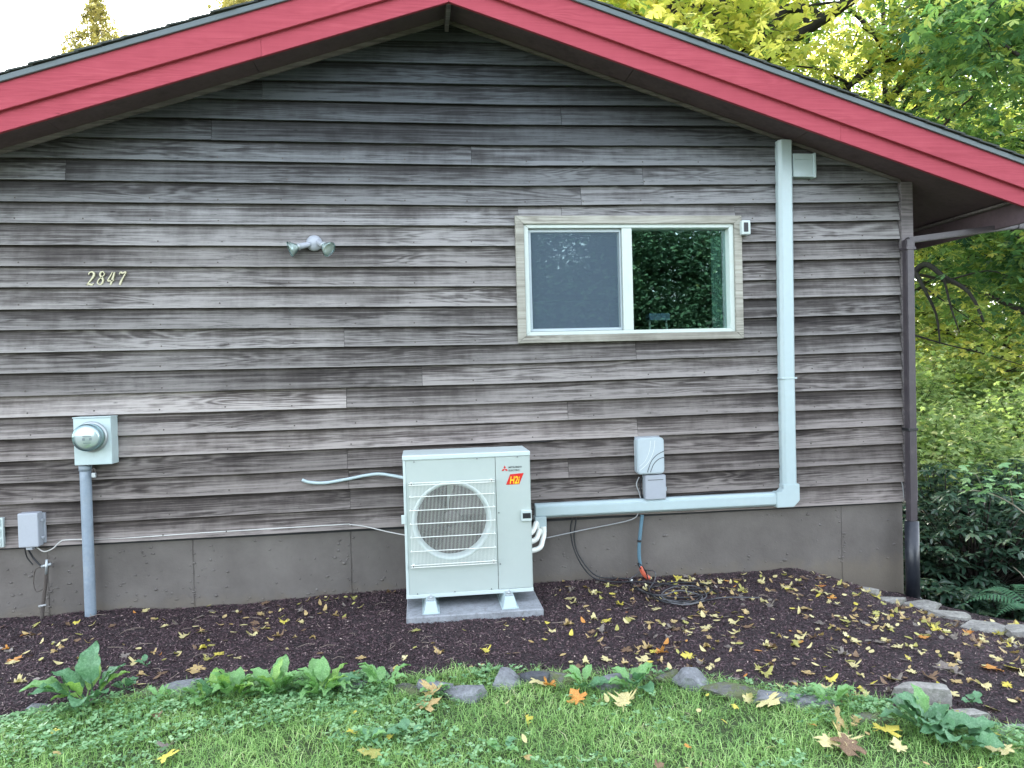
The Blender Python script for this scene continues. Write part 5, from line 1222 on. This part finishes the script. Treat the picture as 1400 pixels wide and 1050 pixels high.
# nearer trees, right
def tb(px, Y): x_ = col(px, Y); return (x_, Y, hz(x_, Y))
TX = col(1015, 9.5)
broad_tree(tb(1015, 9.5), 17, 6.0, 4.6, 'big maple with thick dark mossy trunk and yellow leaves behind the roof', 15000, .20, M_MAPLEY, seed=3, r0=.42, nl=20, tint=(.68, .25), sig=.55,
    clip=lambda C: ~((C[:, 1] < 9.6) & (np.abs(C[:, 0]/(C[:, 1]+5.05)-TX/14.55) < .028) & (C[:, 2]-1.5 > .44*(C[:, 1]+5.05))) & ~((C[:, 1] < 10.2) & (np.abs(C[:, 0]-(TX+(C[:, 2]-5)*-.03)) < .85) & (C[:, 2] > 7.4)) & ~((C[:, 1] < 9.6) & (np.abs(C[:, 0]-TX-1.1) < 1.2) & (np.abs(C[:, 2]-8.3) < .35)),
    extra=([([W(1030, 60, 9.4), W(1048, 42, 9.3), W(1070, 15, 9.2), W(1100, 12, 9.1), W(1125, 25, 9.0)], .16, .07), ([W(1098, 12, 9.1), W(1105, 40, 9.0), W(1104, 60, 9)], .08, .03), ([W(960, 30, 9.6), W(945, 0, 9.6), W(940, -40, 9.6)], .16, .12)], []))
broad_tree(tb(905, 13), 15, 5.5, 4.6, 'yellowing maple showing left of the thick mossy trunk above the roof', 13000, .20, M_MAPLEY, LOB3, seed=5, r0=.2, nl=18, tint=(.7, .22), sig=.55)
broad_tree(tb(1490, 5.0), 10.5, 3.0, 3.5, 'green maple with thin dark branches and large leaves at the right edge', 13000, .19, M_MAPLEG, seed=8, r0=.14, nl=20, tint=(.52, .25), sig=.42, bark=M_BARKL)
broad_tree(tb(1215, 10), 13, 5.0, 4.2, 'green and yellow maple between the mossy trunk and the right edge', 14000, .15, M_MAPLEG, seed=12, clip=lambda C: ~((C[:, 1] < 9.6) & (np.abs(C[:, 0]/(C[:, 1]+5.05)-TX/14.55) < .028) & (C[:, 2]-1.5 > .44*(C[:, 1]+5.05))), r0=.16, nl=20, tint=(.6, .25), sig=.5, bark=M_BARKL)
broad_tree(tb(1560, 9), 13, 3.0, 4.5, 'maple standing just outside the right edge of the picture', 14000, .2, M_MAPLEG, LOB3, seed=14, r0=.2, nl=18, tint=(.55, .25), sig=.5)
# arching mossy limbs right of the corner
bx_ = col(1205, 6.5); b0 = Vector((bx_, 6.5, hz(bx_, 6.5)))
P_ = lambda px, py, Y: W(px, py, Y)
arch_l = [([P_(1215, 420, 6.5), P_(1250, 372, 6.2), P_(1268, 362, 6.0), P_(1290, 378, 5.8), P_(1325, 400, 5.5), P_(1345, 440, 5.3)], .07, .02), ([P_(1250, 370, 6.2), P_(1262, 392, 6.0), P_(1280, 430, 6.0), P_(1285, 470, 6.0)], .04, .012),
          ([P_(1290, 378, 5.8), P_(1300, 420, 5.7), P_(1312, 455, 5.6)], .025, .008), ([P_(1300, 382, 5.8), P_(1350, 370, 5.6), P_(1385, 380, 5.4)], .018, .006), ([P_(1240, 455, 6.3), P_(1290, 470, 6.0), P_(1340, 482, 5.8), P_(1400, 500, 5.6)], .018, .006), ([P_(1262, 392, 6), P_(1310, 425, 5.8), P_(1360, 460, 5.6)], .015, .005)]
arch_t = [P_(x_, y_, 5.7) for x_, y_ in ((1345, 440), (1380, 380), (1330, 400), (1390, 430), (1360, 470), (1400, 500), (1390, 350), (1370, 330), (1400, 400), (1350, 350), (1330, 480))]
broad_tree(b0, 5.2, 3.4, 1.2, 'small tree with arching dark mossy limbs just right of the house corner', 1900, .12, M_MAPLEY, seed=21, r0=.11, nl=4, sub=3, tint=(.55, .25), sig=.28, extra=(arch_l, arch_t))
# woodland behind
bg = [(1240, 15, 11, .30), (1330, 17, 12, .34), (1420, 15, 11, .34), (1290, 22, 15, .36), (1390, 24, 16, .36), (1500, 20, 14, .36), (1140, 21, 15, .36), (1030, 24, 17, .36), (1620, 15, 12, .34), (1200, 29, 17, .38), (900, 26, 17, .36), (800, 19, 12.5, .34)]
bgl = ['slender tree with dense pale leaves, first beyond the arching limbs', 'pale leafy tree in the second row beyond the arching limbs', 'pale leafy tree near the right edge beyond the shrubs', 'tall tree in the far wood right of the house corner', 'tall far tree at the right edge of the wood', 'far tree outside the right edge', 'tall far tree above the right half of the roof', 'tall far tree behind the thick mossy trunk', 'tree well outside the right edge of the view', 'far tree behind the green and yellow maple', 'far yellowish tree left of the thick mossy trunk', 'yellowish tree top nearest the roof ridge on the right slope']
for i, ((px, Y, hh_, ls), lb) in enumerate(zip(bg, bgl)):
    broad_tree(tb(px, Y), hh_, 1.0 if px > 1180 else 5.0, 3.4+hh_*.06, lb, 8500, ls*.72, M_BGLEAF if i % 3 else M_MAPLEY, LOB3 if Y < 20 else LOB1, seed=40+i, r0=.17, nl=20, sub=5, tint=(.6 if px > 1180 else .72, .24), sig=.8, group='trees of the wood behind the house')
# conifer tops beyond the roof at left
def conifer(px, py_tip, Y, slope, label, seed, n=90, px_spread=1.0):
    n = n*2; rr = random.Random(seed); tip = W(px, py_tip, Y); gz_ = hz(tip.x, Y); root = thing('conifer_tree', (tip.x, Y, gz_), label, 'tree')
    V, Fc = tube_data([Vector((tip.x, Y, gz_-.2)), Vector((tip.x+.1, Y, (tip.z+gz_)/2)), tip], [.22, .12, .012], 8); C = []; T_ = []
    for i in range(n):
        d_ = 9*((i+.5)/n)**1.1; az_ = i*2.4+rr.uniform(-.5, .5); L_ = (.18+d_*slope)*rr.uniform(.5, 1.15); s_ = Vector((tip.x, Y, tip.z-d_))
        e_ = Vector((math.cos(az_), math.sin(az_), -.15))*L_; pts = [s_, s_+e_*.5+Vector((0, 0, .1*L_)), s_+e_+Vector((0, 0, -.25*L_))]
        tube_data(smooth_path(pts, 3), .012, 4, V, Fc)
        for k in range(int(85*(.4+L_))):
            t_ = rr.random()**.7; q_ = s_.lerp(pts[2], t_)+Vector((rr.gauss(0, .10*(1+L_*.2)), rr.gauss(0, .10*(1+L_*.2)), rr.gauss(-.06, .11))); C.append(tuple(q_)); T_.append(rr.gauss(.55, .25)-.15*math.cos(az_-2))
    mesh('trunk', V, Fc, M_BARKL, root, True)
    C = np.array(C); Vl, Fl, Tl = leaf_cloud(C, rng.uniform(.07, .2, len(C)), np.clip(T_, 0, 1), ((-.5, .8, .22), (0, 1, .2), (.5, .8, .22)), (.1, 1.3)); soup('foliage', Vl, Fl, Tl, M_CONIF, root)
conifer(130, -8, 22, .85, 'lone conifer top against the white sky at the upper left', 5)
conifer(326, -70, 20, .62, 'wider conifer top showing over the roof edge left of the ridge', 6, 110)
# shrubs on the slope
def shrub(px, Y, hgt, wid, label, n, leaf, mat, lobes, seed, tint=(.5, .22), name='shrub', flat=.35, droop=(.0, .8), x=None):
    rr = random.Random(seed); x_ = col(px, Y) if x is None else x; b = Vector((x_, Y, hz(x_, Y))); root = thing(name, b, label, 'shrub'); limbs = []; tips = []
    for i in range(16):
        az_ = 2.4*i; e_ = Vector((math.cos(az_)*wid*rr.uniform(.2, 1), math.sin(az_)*wid*rr.uniform(.2, 1), hgt*rr.uniform(.45, 1))); pts = [b, b+e_*.5+Vector((0, 0, hgt*.12)), b+e_]
        limbs.append((pts, .018, .004)); pp = smooth_path(pts, 4)
        for k in range(6): q_ = pp[rr.randint(2, len(pp)-1)]; e2 = Vector((rr.gauss(0, 1), rr.gauss(0, 1), rr.gauss(.1, .6))).normalized()*rr.uniform(.15, .45)*wid; limbs.append(([q_, q_+e2*.5, q_+e2], .007, .002)); tips += [q_+e2, q_+e2*.5]
    V, Fc = limb_tubes(limbs, 5); mesh('stem', V, Fc, M_BARKL, root, True); T_ = np.array([tuple(q_) for q_ in tips]); idx = rng.integers(0, len(T_), n)
    C = T_[idx]+rng.normal(0, 1, (n, 3))*wid*.17; ct = rng.normal(0, .7, len(T_)); Vl, Fl, Tl = leaf_cloud(C, leaf*rng.uniform(.6, 1.15, n), np.clip(tint[0]+tint[1]*(ct[idx]+rng.normal(0, .8, n)), 0, 1), lobes, droop, flat)
    soup('leaves', Vl, Fl, Tl, mat, root)
M_SHR = leaf_mat('shrub_leaves', [(0, (.09, .16, .07)), (.4, (.23, .34, .15)), (.75, (.42, .54, .25)), (1, (.62, .64, .34))], .48, .5)
for i, (px, Y, hg_, wd_, lb) in enumerate(((1275, 8.5, 2.0, 1.3, 'pale green shrub just right of the downspout at mid height'), (1350, 9.5, 2.4, 1.5, 'light green shrub behind the dark glossy bushes'), (1420, 8.0, 2.2, 1.4, 'light green shrub cut by the right edge'), (1310, 12.5, 3.0, 1.7, 'tall pale shrub farther up the slope'),
        (1240, 12, 3.0, 1.5, 'tall shrub partly hidden behind the house corner'), (1390, 12.5, 3.2, 1.8, 'tall shrub up the slope at the right'), (1500, 11, 3.0, 1.8, 'shrub outside the right edge'), (1380, 6.5, 1.5, 1.1, 'greyish green shrub above the pale young branch'))):
    shrub(px, Y, hg_, wd_, lb, 4200, .085+.003*Y, M_SHR, LOB3, 70+i, (.55, .22))
for x_, Y, lb in ((4.9, 5.2, 'green shrub beside the right wall of the house, near its front corner'), (4.8, 7.6, 'green shrub beside the right wall of the house, farther back'), (6.0, 10.2, 'green shrub behind the far end of the right house wall'), (3.2, 11.5, 'shrub behind the house')):
    shrub(0, Y, 1.9, 1.1, lb, 3600, .11, M_SHR, LOB3, int(90+Y), (.45, .22), x=x_)
def rhodo(px, Y, hgt, wid, label, nw, seed):
    rr = random.Random(seed); x_ = col(px, Y); b = Vector((x_, Y, hz(x_, Y))); root = thing('rhododendron', b, label, 'shrub'); limbs = []; C = []; Dd = []; Tt = []
    for i in range(nw):
        u1, u2 = rr.random(), rr.random(); th = 2*math.pi*u1; ph = math.acos(1-1.05*u2); rad_ = rr.uniform(.55, 1.05)
        q_ = b+Vector((wid*rad_*math.sin(ph)*math.cos(th), wid*rad_*math.sin(ph)*math.sin(th), hgt*(.12+.9*rad_*max(0, math.cos(ph)))))
        if i % 4 == 0: limbs.append(([b, b.lerp(q_, .5)+Vector((0, 0, .1)), q_], .02, .005))
        m_ = rr.randint(7, 10); a0 = rr.uniform(0, 6.28); tc_ = rr.gauss(.45, .2)
        for k in range(m_):
            a_ = a0+k*2*math.pi/m_+rr.uniform(-.2, .2); dz_ = rr.uniform(-.55, .35); C.append(tuple(q_)); Dd.append((math.cos(a_), math.sin(a_), dz_)); Tt.append(tc_+rr.gauss(0, .15))
    V, Fc = limb_tubes(limbs, 5); mesh('stem', V, Fc, M_BARKL, root, True)
    C = np.array(C); Dd = unit(np.array(Dd)); s_ = unit(np.cross(Dd, np.array([0, 0, 1.])+rng.normal(0, .2, Dd.shape))); L_ = rng.uniform(.09, .15, len(C))[:, None]; up_ = np.cross(s_, Dd)
    V = np.stack([C, C+Dd*L_*.4+s_*L_*.17+up_*L_*.05, C+Dd*L_*.4, C+Dd*L_*.4-s_*L_*.17+up_*L_*.05, C+Dd*L_*.8+s_*L_*.12-up_*L_*.05, C+Dd*L_*.8-up_*L_*.08, C+Dd*L_*.8-s_*L_*.12-up_*L_*.05, C+Dd*L_-up_*L_*.14], 1).reshape(-1, 3)
    i_ = np.arange(len(C))[:, None]*8; q4 = np.concatenate([i_+np.array([[1, 4, 5, 2]]), i_+np.array([[2, 5, 6, 3]])]); t3 = np.concatenate([i_+np.array([[0, 1, 2]]), i_+np.array([[0, 2, 3]]), i_+np.array([[4, 7, 5]]), i_+np.array([[5, 7, 6]])])
    soup('leaves', V, [q4, t3], np.repeat(np.clip(Tt, 0, 1), 8), M_RHODO, root)
rhodo(1330, 2.6, 1.45, 1.0, 'dark glossy rhododendron filling the hollow below the flagstones', 620, 1)
rhodo(1290, 4.2, 1.45, 1.0, 'dark rhododendron right behind the downspout', 560, 2)
rhodo(1400, 3.9, 1.6, 1.1, 'dark rhododendron at the right edge above the flagstones', 620, 3)
rhodo(1275, 1.5, .8, .6, 'low dark rhododendron at the foot of the drain pipe', 260, 4)
rhodo(1480, 2.4, 1.5, 1.0, 'dark rhododendron outside the right edge', 400, 5)
rhodo(1385, 1.2, .75, .7, 'low dark bush just behind the largest flagstone', 320, 6)
# fern at the right edge
fr_ = W(1420, 845, .9); fern = thing('fern', fr_, 'green fern frond reaching in at the right edge above the flagstones', 'fern')
M_FERN = leaf_mat('fern_green', [(0, (.03, .10, .05)), (.5, (.08, .20, .11)), (1, (.16, .30, .16))], .3, .45)
for az_, L_, rise in ((2.75, .62, .36), (2.3, .5, .42), (3.3, .5, .3), (1.2, .5, .4), (0, .5, .4), (-1.2, .4, .3), (-2.4, .4, .3)):
    V = []; Fc = []; n = 22; d_ = Vector((math.cos(az_), math.sin(az_), 0)); sd_ = Vector((-d_.y, d_.x, 0)); pth = [fr_+d_*(L_*t_)+Vector((0, 0, rise*(1.9*t_-1.7*t_*t_))) for t_ in [i/n for i in range(n+1)]]
    tube_data(pth, .003, 4, V, Fc)
    for i in range(2, n+1):
        ll = L_*.26*math.sin(math.pi*min(1, (i/n)**.8*.96+.04)); 
        for s2 in (-1, 1):
            q_ = len(V); p0 = pth[i]; e_ = (sd_*s2+d_*.35+Vector((0, 0, -.15))).normalized()*ll; V += [p0-d_*.010, p0+e_*.5-d_*.009, p0+e_, p0+e_*.5+d_*.010, p0+d_*.009]; Fc.append((q_, q_+1, q_+2, q_+3, q_+4))
    o = mesh('frond', V, Fc, M_FERN, fern); at = o.data.attributes.new('tint', 'FLOAT', 'POINT'); at.data.foreach_set('value', [random.uniform(.3, .8) for _ in o.data.vertices])
# pale young branch over the dark bushes
yb_root = thing('young_branch_shrub', W(1420, 760, 1.8), 'pale green leafy young branch hanging over the dark bushes at the right', 'shrub')
lims = [([P_(1420, 720, 1.8), P_(1385, 690, 1.7), P_(1345, 672, 1.6), P_(1310, 672, 1.6)], .010, .003), ([P_(1345, 672, 1.6), P_(1335, 650, 1.55), P_(1325, 645, 1.5)], .005, .002), ([P_(1385, 690, 1.7), P_(1380, 660, 1.6), P_(1385, 650, 1.6)], .006, .002), ([P_(1420, 830, 1.8), P_(1400, 790, 1.8), P_(1385, 775, 1.8)], .008, .003)]
V, Fc = limb_tubes(lims, 6); mesh('stem', V, Fc, M_CABLEG if False else paint('pale_twig', (.30, .26, .2), .8), yb_root, True)
C = np.array([tuple(P_(x_+random.gauss(0, 9), y_+random.gauss(0, 7), 1.55+random.gauss(0, .08))) for x_, y_ in [(1325, 648), (1345, 655), (1365, 652), (1385, 650), (1395, 665), (1350, 668), (1330, 660), (1375, 672), (1390, 688)] for _ in range(7)])
Vl, Fl, Tl = leaf_cloud(C, rng.uniform(.06, .11, len(C)), rng.uniform(.4, .9, len(C)), LOB3, (.0, .5), .2); soup('leaves', Vl, Fl, Tl, M_WEED, yb_root)
M_MIRR = leaf_mat('painted_shade_leaves', [(0, (.03, .07, .045)), (.5, (.055, .115, .065)), (.85, (.10, .17, .08)), (1, (.28, .32, .12))], .2, .5)  # shade put into the leaf colour; these mirrored trees stand in full sun
# trees behind the viewer, seen only as reflections in the window
for i, (x_, y_, hh_) in enumerate(((2.2, -15, 6), (5.2, -14.5, 6.5), (8.2, -15.5, 7), (11.5, -16, 7), (-1.5, -17, 6), (6.6, -19, 9), (3.5, -20, 8.5))):
    broad_tree((x_, y_, hz(x_, y_)), hh_, .8, 2.4, ['bushy tree mirrored at the left of the window', 'dark green tree mirrored in the middle of the window', 'dark green tree mirrored in the right pane', 'tree mirrored at the far right of the right pane', 'tree across the lawn to the left', 'tall tree mirrored behind the others in the right pane', 'tall tree mirrored behind the others in the left pane'][i],
        34000, .10, M_MIRR, LOB3, seed=90+i, r0=.16, nl=22, sub=6, tint=(.28, .2), sig=.6, group='trees across the lawn mirrored in the window')
